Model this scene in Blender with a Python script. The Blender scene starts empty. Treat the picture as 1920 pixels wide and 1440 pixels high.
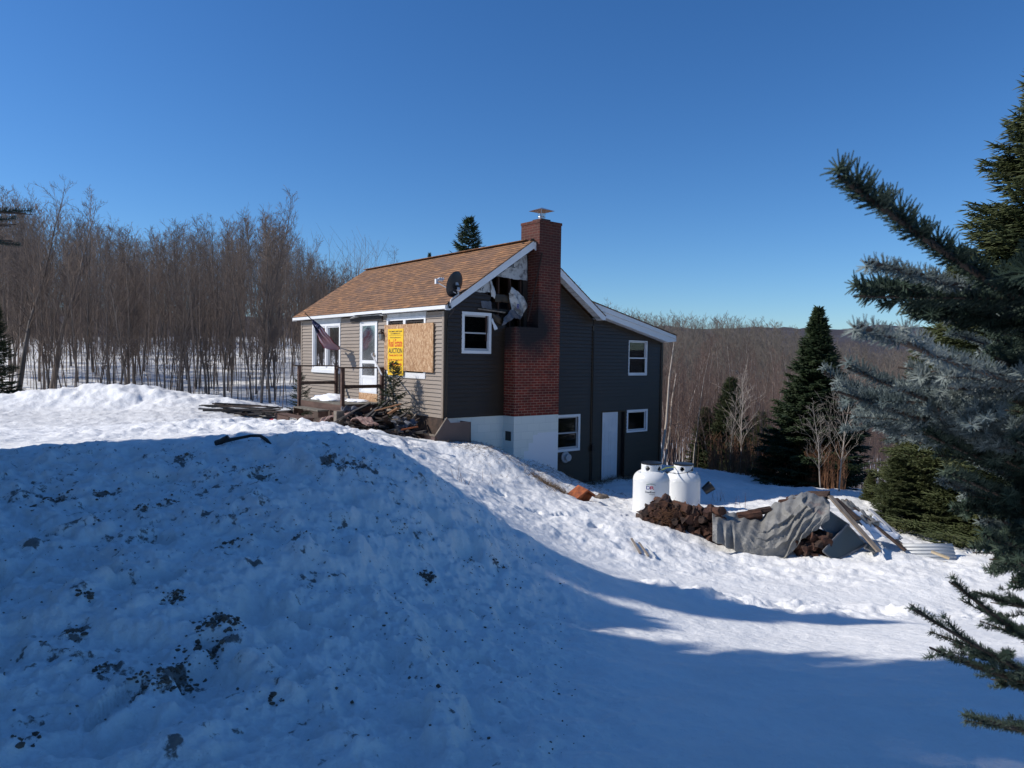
import bpy, math, random
import numpy as np
from mathutils import Vector, Matrix, Euler
random.seed(7); rng = np.random.default_rng(11)
R = math.radians
scene = bpy.context.scene
col = scene.collection

# ------------------------------------------------------------------ camera (fitted to the photograph)
F_PX, PITCH, ROLL = 1329.4, R(-2.159), R(0.848)
cam_d = bpy.data.cameras.new('camera'); cam = bpy.data.objects.new('camera', cam_d); col.objects.link(cam)
cam_d.sensor_width = 36; cam_d.lens = F_PX / 1920 * 36; cam_d.clip_start = 0.05; cam_d.clip_end = 3000
cam.matrix_world = Matrix.Rotation(math.pi/2 + PITCH, 4, 'X') @ Matrix.Rotation(ROLL, 4, 'Z')
cam_d.dof.use_dof = True; cam_d.dof.focus_distance = 16; cam_d.dof.aperture_fstop = 10
scene.camera = cam
# ------------------------------------------------------------------ light
SUN_EL = R(38.6)
sdir = Vector((-0.999*math.cos(SUN_EL), -0.042*math.cos(SUN_EL), math.sin(SUN_EL)))
w = bpy.data.worlds.new("World"); scene.world = w; w.use_nodes = True
nt = w.node_tree; bg = nt.nodes['Background']
sky = nt.nodes.new('ShaderNodeTexSky'); sky.sky_type = 'NISHITA'; sky.sun_disc = False
sky.sun_elevation = SUN_EL; sky.sun_rotation = R(-92.4); sky.altitude = 400; sky.dust_density = 0.25; sky.air_density = 1.0; sky.ozone_density = 3.5
hs = nt.nodes.new('ShaderNodeHueSaturation'); hs.inputs['Saturation'].default_value = 1.2; hs.inputs['Value'].default_value = 1.0
tn = nt.nodes.new('ShaderNodeMix'); tn.data_type = 'RGBA'; tn.blend_type = 'MULTIPLY'; tn.inputs[0].default_value = 1; tn.inputs[7].default_value = (.71, .90, 1.10, 1)
nt.links.new(sky.outputs[0], hs.inputs['Color']); nt.links.new(hs.outputs[0], tn.inputs[6]); nt.links.new(tn.outputs[2], bg.inputs[0])
bg.inputs[1].default_value = 0.107
sl = bpy.data.lights.new('sun', 'SUN'); sl.energy = 4.2; sl.angle = R(0.5); sl.color = (1.0, 0.95, 0.88)
so = bpy.data.objects.new('sun', sl); col.objects.link(so); so.rotation_euler = sdir.to_track_quat('Z', 'Y').to_euler()
scene.view_settings.view_transform = 'Standard'; scene.view_settings.look = 'None'
scene.view_settings.exposure = 0.08; scene.view_settings.gamma = 1
scene.render.engine = 'CYCLES'
scene.cycles.max_bounces = 6; scene.cycles.transparent_max_bounces = 12

# ------------------------------------------------------------------ geometry of view and house frame
cp, sp_, cr, sr = math.cos(PITCH), math.sin(PITCH), math.cos(ROLL), math.sin(ROLL)
def ray(px, py):
    uu, vv = px-960, py-720
    u = uu*cr + vv*sr; v = -uu*sr + vv*cr
    x, y, z = u/F_PX, 1.0, -v/F_PX
    return np.array([x, y*cp - z*sp_, y*sp_ + z*cp])
def at(px, py, Y):
    d = ray(px, py); return Vector(d * (Y/d[1]))
HX, HY, HZ, YAW = -1.643, 17.149, -1.506, R(39.252)
DB = np.array([math.cos(YAW), math.sin(YAW), 0]); DA = np.array([-math.sin(YAW), math.cos(YAW), 0])
O = np.array([HX, HY, HZ])
def HL(b, a, z=0.): return Vector(O + DB*b + DA*a + np.array([0, 0, z]))       # house frame -> world
def to_loc(P):
    q = np.array(P) - O; return (float(q@DB), float(q@DA), float(q[2]))
def pa(px, py, a=0.):                                                          # pixel on a plane parallel to the gable -> (b, z)
    d = ray(px, py); t = (a + O@DA) / (d@DA); q = to_loc(d*t); return q[0], q[2]
def pb(px, py, b=0.):
    d = ray(px, py); t = (b + O@DB) / (d@DB); q = to_loc(d*t); return q[1], q[2]
def pz(px, py, z):                                                             # pixel on a horizontal plane in house frame
    d = ray(px, py); t = (z + HZ)/d[2]; q = to_loc(d*t); return q[0], q[1]

# ------------------------------------------------------------------ mesh helpers
def new_mesh(name, V, F, mat=None, smooth=False, mats=None, midx=None):
    V = np.asarray(V, dtype=np.float32); me = bpy.data.meshes.new(name)
    if isinstance(F, np.ndarray):
        n, k = F.shape
        me.vertices.add(len(V)); me.vertices.foreach_set('co', V.ravel())
        me.loops.add(n*k); me.loops.foreach_set('vertex_index', F.astype(np.int32).ravel())
        me.polygons.add(n); me.polygons.foreach_set('loop_start', np.arange(0, n*k, k, dtype=np.int32))
        try: me.polygons.foreach_set('loop_total', np.full(n, k, dtype=np.int32))
        except Exception: pass
    else:
        me.from_pydata([tuple(map(float, v)) for v in V], [], F)
    for m in (mats or ([mat] if mat else [])): me.materials.append(m)
    if midx is not None: me.polygons.foreach_set('material_index', np.asarray(midx, dtype=np.int32))
    if smooth: me.polygons.foreach_set('use_smooth', np.ones(len(me.polygons), dtype=bool))
    me.update(calc_edges=True); me.validate()
    return me
def link(name, me, parent=None, loc=None, rot=None):
    o = bpy.data.objects.new(name, me); col.objects.link(o)
    if parent: o.parent = parent
    if loc is not None: o.location = loc
    if rot is not None: o.rotation_euler = rot
    return o
def tag(o, label=None, cat=None, group=None, kind=None):
    if label: o['label'] = label
    if cat: o['category'] = cat
    if group: o['group'] = group
    if kind: o['kind'] = kind
    return o
def thing(name, label, cat, loc=(0, 0, 0), rz=0., group=None):
    o = bpy.data.objects.new(name, None); col.objects.link(o); o.location = loc; o.rotation_euler = (0, 0, rz)
    o.empty_display_size = 0.2
    return tag(o, label, cat, group)
def kids(o): return [c for c in bpy.data.objects if c.parent == o]
def copy_tree(o, ch=None):
    r = o.copy(); col.objects.link(r)
    for c in (ch if ch is not None else kids(o)):
        d = c.copy(); col.objects.link(d); d.parent = r
    return r
class MB:
    def __init__(s): s.V = []; s.F = []
    def add(s, V, F):
        n = len(s.V); s.V += [tuple(v) for v in V]; s.F += [tuple(i+n for i in f) for f in F]; return s
    def box(s, x0, x1, y0, y1, z0, z1, M=None):
        V = [(x, y, z) for z in (z0, z1) for y in (y0, y1) for x in (x0, x1)]
        if M is not None: V = [tuple(M @ Vector(v)) for v in V]
        return s.add(V, [(0, 2, 3, 1), (4, 5, 7, 6), (0, 1, 5, 4), (2, 6, 7, 3), (0, 4, 6, 2), (1, 3, 7, 5)])
    def prism(s, pts, f, t0, t1):        # polygon (u,z) list, mapping f(u,z,t)
        n = len(pts)
        V = [f(u, z, t0) for u, z in pts] + [f(u, z, t1) for u, z in pts]
        F = [tuple(range(n))[::-1], tuple(range(n, 2*n))] + [(i, (i+1) % n, n+(i+1) % n, n+i) for i in range(n)]
        return s.add(V, F)
    def bar(s, p0, p1, wx, wz, up=(0, 0, 1)):   # rectangular bar
        p0 = Vector(p0); p1 = Vector(p1); d = (p1-p0); L = d.length; d.normalize()
        sx = d.cross(Vector(up))
        if sx.length < 1e-4: sx = d.cross(Vector((1, 0, 0)))
        sx.normalize(); sz = sx.cross(d)
        M = Matrix((( sx.x, d.x, sz.x, p0.x), (sx.y, d.y, sz.y, p0.y), (sx.z, d.z, sz.z, p0.z), (0, 0, 0, 1)))
        return s.box(-wx/2, wx/2, 0, L, -wz/2, wz/2, M)
    def tube(s, pts, rad, n=8, caps=True):
        pts = [Vector(p) for p in pts]; m = len(pts)
        if not hasattr(rad, '__len__'): rad = [rad]*m
        V = []; prev = None
        for i, p in enumerate(pts):
            d = (pts[min(i+1, m-1)] - pts[max(i-1, 0)]).normalized()
            if prev is None:
                a = d.orthogonal().normalized()
            else:
                a = (prev - d*prev.dot(d)).normalized()
            prev = a; b = d.cross(a)
            for k in range(n):
                t = 2*math.pi*k/n; V.append(p + (a*math.cos(t) + b*math.sin(t))*rad[i])
        F = [(i*n+k, i*n+(k+1) % n, (i+1)*n+(k+1) % n, (i+1)*n+k) for i in range(m-1) for k in range(n)]
        if caps: F += [tuple(range(n))[::-1], tuple((m-1)*n+k for k in range(n))]
        return s.add(V, F)
    def lathe(s, prof, n=32, M=None, capb=True, capt=True):
        V = [(r*math.cos(2*math.pi*k/n), r*math.sin(2*math.pi*k/n), z) for r, z in prof for k in range(n)]
        if M is not None: V = [tuple(M @ Vector(v)) for v in V]
        m = len(prof); F = [(i*n+k, i*n+(k+1) % n, (i+1)*n+(k+1) % n, (i+1)*n+k) for i in range(m-1) for k in range(n)]
        if capb: F.append(tuple(range(n))[::-1])
        if capt: F.append(tuple((m-1)*n+k for k in range(n)))
        return s.add(V, F)
    def build(s, name, mat, parent=None, smooth=False, loc=None, rot=None, bevel=0.):
        me = new_mesh(name, s.V, s.F, mat, smooth)
        if smooth: 
            try: me.set_sharp_from_angle(angle=R(40))
            except Exception: pass
        o = link(name, me, parent, loc, rot)
        if bevel:
            m = o.modifiers.new('bevel', 'BEVEL'); m.width = bevel; m.segments = 2; m.limit_method = 'ANGLE'
        return o
def segs(P0, P1, R0, R1, n=3):           # many tapered prisms at once
    P0 = np.asarray(P0, float); P1 = np.asarray(P1, float); R0 = np.asarray(R0, float); R1 = np.asarray(R1, float)
    d = P1-P0; L = np.linalg.norm(d, axis=1, keepdims=True)+1e-9; d = d/L
    up = np.where(np.abs(d[:, 2:3]) > .9, np.array([[1., 0, 0]]), np.array([[0, 0, 1.]]))
    a = np.cross(d, up); a /= np.linalg.norm(a, axis=1, keepdims=True); b = np.cross(d, a)
    N = len(P0); V = np.zeros((N, 2*n, 3))
    for k in range(n):
        t = 2*math.pi*k/n; o = a*math.cos(t)+b*math.sin(t)
        V[:, k] = P0+o*R0[:, None]; V[:, n+k] = P1+o*R1[:, None]
    base = (np.arange(N)*2*n)[:, None, None]
    F = np.array([[k, (k+1) % n, n+(k+1) % n, n+k] for k in range(n)])[None] + base
    return V.reshape(-1, 3), F.reshape(-1, 4)
def merge(parts):
    Vs = []; Fs = []; n = 0
    for V, F in parts: Vs.append(V); Fs.append(F+n); n += len(V)
    return np.concatenate(Vs), np.concatenate(Fs)

# ------------------------------------------------------------------ materials
def mat(name, base=(.5, .5, .5), rough=.7, **kw):
    m = bpy.data.materials.new(name); m.use_nodes = True; p = m.node_tree.nodes['Principled BSDF']
    p.inputs['Base Color'].default_value = (*base, 1); p.inputs['Roughness'].default_value = rough
    for k, v in kw.items():
        p.inputs[k.replace('_', ' ')].default_value = v
    return m
def N_(m, t, **kw):
    n = m.node_tree.nodes.new(t)
    for k, v in kw.items(): setattr(n, k, v)
    return n
def L_(m, a, b): m.node_tree.links.new(a, b)
def coords(m, kind='Object', scale=(1, 1, 1), rot=(0, 0, 0)):
    tc = N_(m, 'ShaderNodeTexCoord'); mp = N_(m, 'ShaderNodeMapping'); mp.inputs['Scale'].default_value = scale; mp.inputs['Rotation'].default_value = rot
    L_(m, tc.outputs[kind], mp.inputs[0]); return mp.outputs[0]
def noise(m, vec, scale, detail=4, rough=.55, dist=0):
    n = N_(m, 'ShaderNodeTexNoise'); n.inputs['Scale'].default_value = scale; n.inputs['Detail'].default_value = detail
    n.inputs['Roughness'].default_value = rough; n.inputs['Distortion'].default_value = dist
    if vec is not None: L_(m, vec, n.inputs['Vector'])
    return n.outputs['Fac']
def ramp(m, fac, stops):
    r = N_(m, 'ShaderNodeValToRGB'); e = r.color_ramp.elements
    while len(e) < len(stops): e.new(.5)
    for i, (p, c) in enumerate(stops): e[i].position = p; e[i].color = (*c, 1) if len(c) == 3 else c
    L_(m, fac, r.inputs[0]); return r.outputs[0]
def mixc(m, fac, a, b, mode='MIX'):
    x = N_(m, 'ShaderNodeMix', data_type='RGBA', blend_type=mode)
    for s, v in ((x.inputs[0], fac), (x.inputs[6], a), (x.inputs[7], b)):
        if isinstance(v, (int, float)): s.default_value = v
        elif isinstance(v, tuple): s.default_value = (*v, 1)
        else: L_(m, v, s)
    return x.outputs[2]
def math_(m, op, a, b=None):
    x = N_(m, 'ShaderNodeMath', operation=op)
    for i, v in enumerate((a, b)):
        if v is None: continue
        if isinstance(v, (int, float)): x.inputs[i].default_value = v
        else: L_(m, v, x.inputs[i])
    return x.outputs[0]
def P_(m): return m.node_tree.nodes['Principled BSDF']
def setc(m, c): L_(m, c, P_(m).inputs['Base Color'])
def bump(m, h, strength=.5, dist=.01):
    b = N_(m, 'ShaderNodeBump'); b.inputs['Strength'].default_value = strength; b.inputs['Distance'].default_value = dist
    L_(m, h, b.inputs['Height']); L_(m, b.outputs[0], P_(m).inputs['Normal'])
def mottled(name, c0, c1, scale=8, rough=.7, bs=.3, bd=.01, sc=(1, 1, 1), detail=6, lo=.3, hi=.7, **kw):
    m = mat(name, c0, rough, **kw); v = coords(m, 'Object', sc); f = noise(m, v, scale, detail, .6)
    setc(m, ramp(m, f, [(lo, c0), (hi, c1)])); bump(m, f, bs, bd); return m
M = {}
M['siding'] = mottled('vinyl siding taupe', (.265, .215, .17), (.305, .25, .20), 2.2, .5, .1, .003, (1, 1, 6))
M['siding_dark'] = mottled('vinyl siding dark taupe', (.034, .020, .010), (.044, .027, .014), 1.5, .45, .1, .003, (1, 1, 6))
M['trim'] = mottled('white trim', (.72, .73, .74), (.80, .80, .80), 3, .45, .05, .002)
M['trim_weathered'] = mottled('weathered trim', (.42, .44, .45), (.62, .63, .63), 3, .6, .05, .002)
M['backing'] = mottled('wall sheathing', (.015, .012, .010), (.04, .03, .025), 5, .9)
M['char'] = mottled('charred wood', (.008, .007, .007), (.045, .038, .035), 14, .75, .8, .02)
M['stud'] = mottled('scorched stud wood', (.022, .010, .007), (.06, .027, .016), 9, .8, .4, .01, (1, 1, .3))
M['black'] = mat('black metal', (.012, .012, .013), .35)
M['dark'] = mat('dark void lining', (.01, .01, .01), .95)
M['metal'] = mat('galvanised metal', (.6, .6, .6), .35, Metallic=1.0)
M['grey_plastic'] = mat('grey plastic', (.45, .45, .46), .5)
M['tank'] = mottled('white painted steel', (.68, .69, .68), (.80, .80, .79), 3.5, .32, .05, .003, (1, 1, .35))
M['yellow'] = mat('sign yellow', (.85, .52, .01), .55)
M['sign_red'] = mat('sign red ink', (.65, .04, .01), .6)
M['sign_black'] = mat('sign black ink', (.015, .02, .03), .6)
M['logo_blue'] = mat('logo blue', (.02, .04, .25), .5)
M['logo_red'] = mat('logo red', (.5, .03, .06), .5)
M['logo_green'] = mat('logo green', (.02, .12, .08), .5)
M['deckwood'] = mottled('weathered brown deck wood', (.045, .022, .016), (.15, .085, .062), 6, .8, .5, .01, (1, .2, 1))
M['deckfloor'] = mottled('mossy deck boards', (.09, .08, .06), (.2, .18, .15), 7, .9, .5, .01)
M['plank'] = mottled('grey weathered plank', (.10, .075, .055), (.30, .25, .2), 5, .85, .4, .01, (1, .15, 1))
M['plank_dark'] = mottled('dark scorched plank', (.02, .014, .011), (.10, .06, .042), 6, .8, .4, .01)
M['plank_new'] = mottled('tan plank', (.28, .13, .06), (.42, .22, .11), 5, .8, .4, .01)
M['pink'] = mottled('scorched pink insulation', (.12, .05, .045), (.38, .27, .23), 11, .95, 1, .03)
M['rust'] = mottled('rusted metal', (.10, .022, .010), (.45, .12, .03), 9, .8, .5, .01)
M['brown_metal'] = mottled('brown coated metal', (.10, .065, .06), (.135, .09, .08), 3, .45, .1, .004)
M['glass_shard'] = mat('dirty glass shard', (.25, .28, .28), .15)
M['curtain'] = mottled('curtain cloth', (.32, .26, .22), (.60, .52, .45), 2, .9, .3, .01, (30, 1, .1))
M['wrap'] = mottled('house wrap sheet', (.14, .14, .145), (.52, .53, .53), 6, .6, .8, .03, lo=.36, hi=.52)
M['wrap_dark'] = mottled('sooty wrap sheet', (.05, .055, .07), (.16, .17, .2), 5, .7, .6, .02)
M['dish'] = mat('dish dark grey paint', (.02, .023, .03), .4)
M['red'] = mat('red plastic', (.5, .02, .03), .4)
M['bluetarp'] = mottled('blue tarp', (.01, .12, .45), (.03, .2, .6), 5, .5, .5, .02)
M['pale_wood'] = mottled('pale plywood scrap', (.5, .38, .22), (.65, .52, .34), 4, .8)
M['door_white'] = mottled('painted door', (.62, .64, .66), (.70, .72, .74), 2, .5, .03, .002)

def glass_mat(name, tint=(.012, .013, .012), see=.35, rough=.02, ior=1.5):
    m = bpy.data.materials.new(name); m.use_nodes = True; n = m.node_tree; n.nodes.clear()
    o = n.nodes.new('ShaderNodeOutputMaterial'); g = n.nodes.new('ShaderNodeBsdfGlossy'); t = n.nodes.new('ShaderNodeBsdfTransparent')
    d = n.nodes.new('ShaderNodeBsdfDiffuse'); d.inputs[0].default_value = (*tint, 1); g.inputs['Roughness'].default_value = rough
    fr = n.nodes.new('ShaderNodeFresnel'); fr.inputs[0].default_value = ior
    m1 = n.nodes.new('ShaderNodeMixShader'); m1.inputs[0].default_value = see; n.links.new(d.outputs[0], m1.inputs[1]); n.links.new(t.outputs[0], m1.inputs[2])
    m2 = n.nodes.new('ShaderNodeMixShader'); n.links.new(fr.outputs[0], m2.inputs[0]); n.links.new(m1.outputs[0], m2.inputs[1]); n.links.new(g.outputs[0], m2.inputs[2])
    n.links.new(m2.outputs[0], o.inputs[0]); return m
M['glass'] = glass_mat('window glass', ior=1.35); M['glass_open'] = glass_mat('sooty glass', (.004, .004, .004), .6, .1, 1.12); M['glass_clear'] = glass_mat('clear window glass', (.1, .1, .1), .85)
M['glass_dusty'] = glass_mat('dusty storm glass', (.10, .12, .12), .1, .3, 1.3); M['glass_grimy'] = glass_mat('grimy door glass', (.02, .022, .016), .3, .12, 1.14); M['old_frame'] = mottled('grey old sash', (.10, .10, .10), (.22, .22, .22), 5, .6)

def m_shingle():
    m = mat('brown asphalt shingles', (.2, .1, .06), .85)
    v = coords(m)
    br = N_(m, 'ShaderNodeTexBrick'); L_(m, v, br.inputs['Vector']); br.offset = .37; br.squash = 1
    br.inputs['Scale'].default_value = 1; br.inputs['Brick Width'].default_value = .33; br.inputs['Row Height'].default_value = .135
    br.inputs['Mortar Size'].default_value = .006; br.inputs['Mortar Smooth'].default_value = .4
    br.inputs['Color1'].default_value = (.29, .145, .062, 1); br.inputs['Color2'].default_value = (.16, .082, .040, 1); br.inputs['Mortar'].default_value = (.06, .034, .02, 1)
    v2 = coords(m, 'Object', (2.2, 9, 1), (0, 0, .12)); f = noise(m, v2, 1.6, 5, .65)
    c = mixc(m, 1, br.outputs['Color'], ramp(m, f, [(.3, (.6, .55, .52)), (.5, (1, 1, 1)), (.68, (1.9, 1.75, 1.6))]), 'MULTIPLY')
    f2 = noise(m, coords(m), .9, 3); c = mixc(m, ramp(m, f2, [(.45, (0, 0, 0)), (.75, (.5, .5, .5))]), c, (.13, .085, .07))
    setc(m, c); bump(m, math_(m, 'ADD', br.outputs['Fac'], noise(m, coords(m), 60, 2)), .5, .01); return m
M['shingle'] = m_shingle()
def m_brick():
    m = mat('red brick', (.2, .04, .03), .85)
    tc = N_(m, 'ShaderNodeTexCoord'); sx = N_(m, 'ShaderNodeSeparateXYZ'); L_(m, tc.outputs['Object'], sx.inputs[0])
    cx = N_(m, 'ShaderNodeCombineXYZ'); L_(m, math_(m, 'ADD', sx.outputs[0], sx.outputs[1]), cx.inputs[0]); L_(m, sx.outputs[2], cx.inputs[1])
    br = N_(m, 'ShaderNodeTexBrick'); L_(m, cx.outputs[0], br.inputs['Vector'])
    br.inputs['Scale'].default_value = 1; br.inputs['Brick Width'].default_value = .205; br.inputs['Row Height'].default_value = .0685
    br.inputs['Mortar Size'].default_value = .007; br.inputs['Mortar Smooth'].default_value = .2
    br.inputs['Color1'].default_value = (.215, .026, .009, 1); br.inputs['Color2'].default_value = (.115, .015, .007, 1); br.inputs['Mortar'].default_value = (.32, .19, .135, 1)
    f = noise(m, cx.outputs[0], 4, 5)
    c = mixc(m, 1, br.outputs['Color'], ramp(m, f, [(.3, (.65, .62, .6)), (.65, (1.2, 1.15, 1.1))]), 'MULTIPLY')
    # soot stain above and around the burnt opening (a stain on the brick with its own shape)
    vs = N_(m, 'ShaderNodeVectorMath', operation='DISTANCE'); L_(m, cx.outputs[0], vs.inputs[0]); vs.inputs[1].default_value = (1.95, 2.32, 0)
    ff = noise(m, cx.outputs[0], 3, 6); dd = math_(m, 'ADD', vs.outputs['Value'], math_(m, 'MULTIPLY', ff, -.5))
    c = mixc(m, ramp(m, dd, [(.18, (.97, .97, .97)), (.80, (0, 0, 0))]), c, (.012, .011, .012))
    # weathered greyer brick on the stack
    up = N_(m, 'ShaderNodeMapRange'); L_(m, sx.outputs[2], up.inputs[0]); up.inputs[1].default_value = 2.6; up.inputs[2].default_value = 4.0; up.inputs[4].default_value = .85
    c = mixc(m, up.outputs[0], c, mixc(m, .75, br.outputs['Color'], (.03, .014, .011)))
    setc(m, c); bump(m, math_(m, 'SUBTRACT', 1, br.outputs['Fac']), .7, .008); return m
M['brick'] = m_brick()
def m_block():
    m = mat('painted concrete block', (.5, .5, .5), .7)
    tc = N_(m, 'ShaderNodeTexCoord'); sx = N_(m, 'ShaderNodeSeparateXYZ'); L_(m, tc.outputs['Object'], sx.inputs[0])
    cx = N_(m, 'ShaderNodeCombineXYZ'); L_(m, math_(m, 'ADD', sx.outputs[0], sx.outputs[1]), cx.inputs[0]); L_(m, sx.outputs[2], cx.inputs[1])
    br = N_(m, 'ShaderNodeTexBrick'); L_(m, cx.outputs[0], br.inputs['Vector'])
    br.inputs['Scale'].default_value = 1; br.inputs['Brick Width'].default_value = .41; br.inputs['Row Height'].default_value = .203
    br.inputs['Mortar Size'].default_value = .005; br.inputs['Mortar Smooth'].default_value = .8
    br.inputs['Color1'].default_value = (.70, .73, .68, 1); br.inputs['Color2'].default_value = (.65, .69, .65, 1); br.inputs['Mortar'].default_value = (.52, .56, .53, 1)
    # brighter patch on the painted block: a stepped area low on the right
    sn = N_(m, 'ShaderNodeMath', operation='SNAP'); L_(m, math_(m, 'ADD', sx.outputs[2], .1), sn.inputs[0]); sn.inputs[1].default_value = .203
    edge = math_(m, 'ADD', math_(m, 'MULTIPLY', sx.outputs[0], 1.0), math_(m, 'MULTIPLY', sn.outputs[0], -.75))
    patch = math_(m, 'MULTIPLY', math_(m, 'GREATER_THAN', edge, 2.95), math_(m, 'LESS_THAN', sx.outputs[2], -.46))
    c = mixc(m, patch, br.outputs['Color'], (.74, .76, .78))
    f = noise(m, cx.outputs[0], 9, 6, .7); lw = N_(m, 'ShaderNodeMapRange'); L_(m, sx.outputs[2], lw.inputs[0]); lw.inputs[1].default_value = -.9; lw.inputs[2].default_value = -1.7
    ch = math_(m, 'MULTIPLY', lw.outputs[0], ramp(m, f, [(.66, (0, 0, 0)), (.69, (1, 1, 1))]))
    c = mixc(m, ch, c, (.06, .05, .045)); setc(m, c); bump(m, math_(m, 'SUBTRACT', 1, br.outputs['Fac']), .3, .006); return m
M['block'] = m_block()
def m_osb():
    m = mat('oriented strand board', (.4, .22, .1), .8)
    v = coords(m, 'Object', (1, 34, 15), (.5, 0, 0)); vo = N_(m, 'ShaderNodeTexVoronoi'); L_(m, v, vo.inputs['Vector']); vo.inputs['Scale'].default_value = 1
    v2 = coords(m, 'Object', (1, 15, 34), (-.6, 0, 0)); vo2 = N_(m, 'ShaderNodeTexVoronoi'); L_(m, v2, vo2.inputs['Vector'])
    s1 = N_(m, 'ShaderNodeSeparateColor'); L_(m, vo.outputs['Color'], s1.inputs[0]); s2 = N_(m, 'ShaderNodeSeparateColor'); L_(m, vo2.outputs['Color'], s2.inputs[0])
    f = math_(m, 'MULTIPLY', math_(m, 'ADD', s1.outputs[0], s2.outputs[0]), .5)
    c = ramp(m, f, [(.1, (.24, .115, .05)), (.45, (.42, .235, .115)), (.75, (.56, .36, .20)), (.95, (.72, .55, .36))]); setc(m, c); bump(m, f, .3, .004); return m
M['osb'] = m_osb()
def m_bark(name, c0, c1, sc=3):
    m = mat(name, c0, .9); v = coords(m, 'Object', (1, 1, .25)); oi = N_(m, 'ShaderNodeObjectInfo')
    c = ramp(m, noise(m, v, sc, 5), [(.3, c0), (.7, c1)])
    k = ramp(m, oi.outputs['Random'], [(0, (.7, .7, .72)), (1, (1.3, 1.22, 1.15))])
    setc(m, mixc(m, 1, c, k, 'MULTIPLY')); return m
M['bark'] = m_bark('grey hardwood bark', (.10, .085, .072), (.22, .19, .165))
M['twig'] = m_bark('brown twigs', (.14, .108, .086), (.25, .20, .165), .6)
M['twig_red'] = m_bark('reddish birch twigs', (.12, .08, .065), (.20, .14, .115), .6)
M['twig_grey'] = m_bark('grey brown far twigs', (.105, .092, .075), (.20, .175, .148), .6)
M['bark_pale'] = m_bark('pale birch bark', (.30, .27, .23), (.55, .50, .44))
M['spruce_bark'] = m_bark('spruce bark', (.05, .035, .025), (.13, .09, .065))
def m_needle(name, c0, c1, c2, sc=1.2, rough=.6):
    m = mat(name, c0, rough); v = coords(m, 'Object'); c = ramp(m, noise(m, v, sc, 6, .7), [(.28, c0), (.5, c1), (.74, c2)])
    oi = N_(m, 'ShaderNodeObjectInfo'); k = ramp(m, oi.outputs['Random'], [(0, (.75, .8, .8)), (1, (1.25, 1.2, 1.15))])
    setc(m, mixc(m, 1, c, k, 'MULTIPLY')); P_(m).inputs['Specular IOR Level'].default_value = .3; return m
M['needle'] = m_needle('spruce needles olive', (.035, .045, .016), (.07, .085, .03), (.13, .13, .055), 1.5)
M['needle_dark'] = m_needle('fir needles dark green', (.014, .026, .010), (.03, .05, .018), (.06, .08, .03), 1.2)
M['needle_blue'] = m_needle('blue spruce needles', (.07, .10, .105), (.17, .21, .21), (.42, .47, .47), 4, .55)
M['needle_near'] = m_needle('green spruce needles close', (.022, .040, .030), (.05, .078, .055), (.15, .19, .15), 4, .55)
M['firewood'] = mottled('split firewood', (.028, .012, .008), (.105, .044, .024), 9, .9, .7, .01)
M['firewood_bark'] = mottled('firewood bark', (.022, .012, .009), (.075, .045, .032), 12, .95, .9, .015)
def m_tarp():
    m = mat('grey weathered tarp', (.3, .3, .29), .48); v = coords(m)
    f = noise(m, v, 5, 8, .7, .6); c = ramp(m, f, [(.2, (.13, .125, .11)), (.5, (.20, .195, .18)), (.8, (.29, .285, .265))])
    f2 = noise(m, v, 2.2, 3); c = mixc(m, ramp(m, f2, [(.62, (0, 0, 0)), (.7, (.6, .6, .6))]), c, (.17, .10, .085)); setc(m, c)
    bump(m, noise(m, coords(m, 'Object', (1, 1, .8)), 14, 5, .6, 2.5), .8, .02); return m
M['tarp'] = m_tarp()
def m_snow():
    m = mat('snow', (.86, .87, .89), .55); P_(m).inputs['Specular IOR Level'].default_value = .25
    v = coords(m, 'Object'); at_ = N_(m, 'ShaderNodeAttribute', attribute_name='dirt'); f = noise(m, v, 22, 6, .7); f3 = noise(m, v, 2.1, 5, .6)
    snow = ramp(m, f3, [(.3, (.83, .82, .795)), (.7, (.91, .90, .87))])
    # fine dirt: where the dirt attribute is high and the noise agrees
    k = math_(m, 'ADD', math_(m, 'MULTIPLY', at_.outputs['Fac'], .85), math_(m, 'MULTIPLY', math_(m, 'SUBTRACT', f, .5), 2.2))
    c = mixc(m, ramp(m, k, [(.52, (0, 0, 0)), (.80, (.9, .9, .9))]), snow, (.10, .08, .065))
    gr = N_(m, 'ShaderNodeAttribute', attribute_name='grime'); f4 = noise(m, v, 6, 6, .7)
    c = mixc(m, math_(m, 'MULTIPLY', gr.outputs['Fac'], ramp(m, f4, [(.3, (.1, .1, .1)), (.75, (1, 1, 1))])), c, (.42, .40, .37))
    lt = N_(m, 'ShaderNodeAttribute', attribute_name='litter'); f5 = noise(m, coords(m, 'Object', (1, 2.2, 1)), 8, 7, .75)
    k2 = math_(m, 'ADD', math_(m, 'MULTIPLY', lt.outputs['Fac'], .42), math_(m, 'SUBTRACT', f5, .5))
    c = mixc(m, ramp(m, k2, [(.40, (0, 0, 0)), (.52, (.9, .9, .9))]), c, (.13, .088, .06))
    fl = N_(m, 'ShaderNodeAttribute', attribute_name='floor'); c = mixc(m, math_(m, 'MULTIPLY', fl.outputs['Fac'], .92), c, (.062, .046, .036))
    setc(m, c)
    h = math_(m, 'ADD', math_(m, 'MULTIPLY', noise(m, v, 9, 6, .6), 1.), math_(m, 'MULTIPLY', noise(m, v, 55, 4, .7), .25))
    bump(m, h, .85, .035); return m
M['snow'] = m_snow()
M['dirt'] = mottled('frozen dirt', (.05, .038, .03), (.22, .17, .13), 20, .95, .8, .02)
M['snow_plain'] = mottled('snow patch', (.78, .79, .8), (.88, .88, .9), 5, .6, .5, .02)

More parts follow.
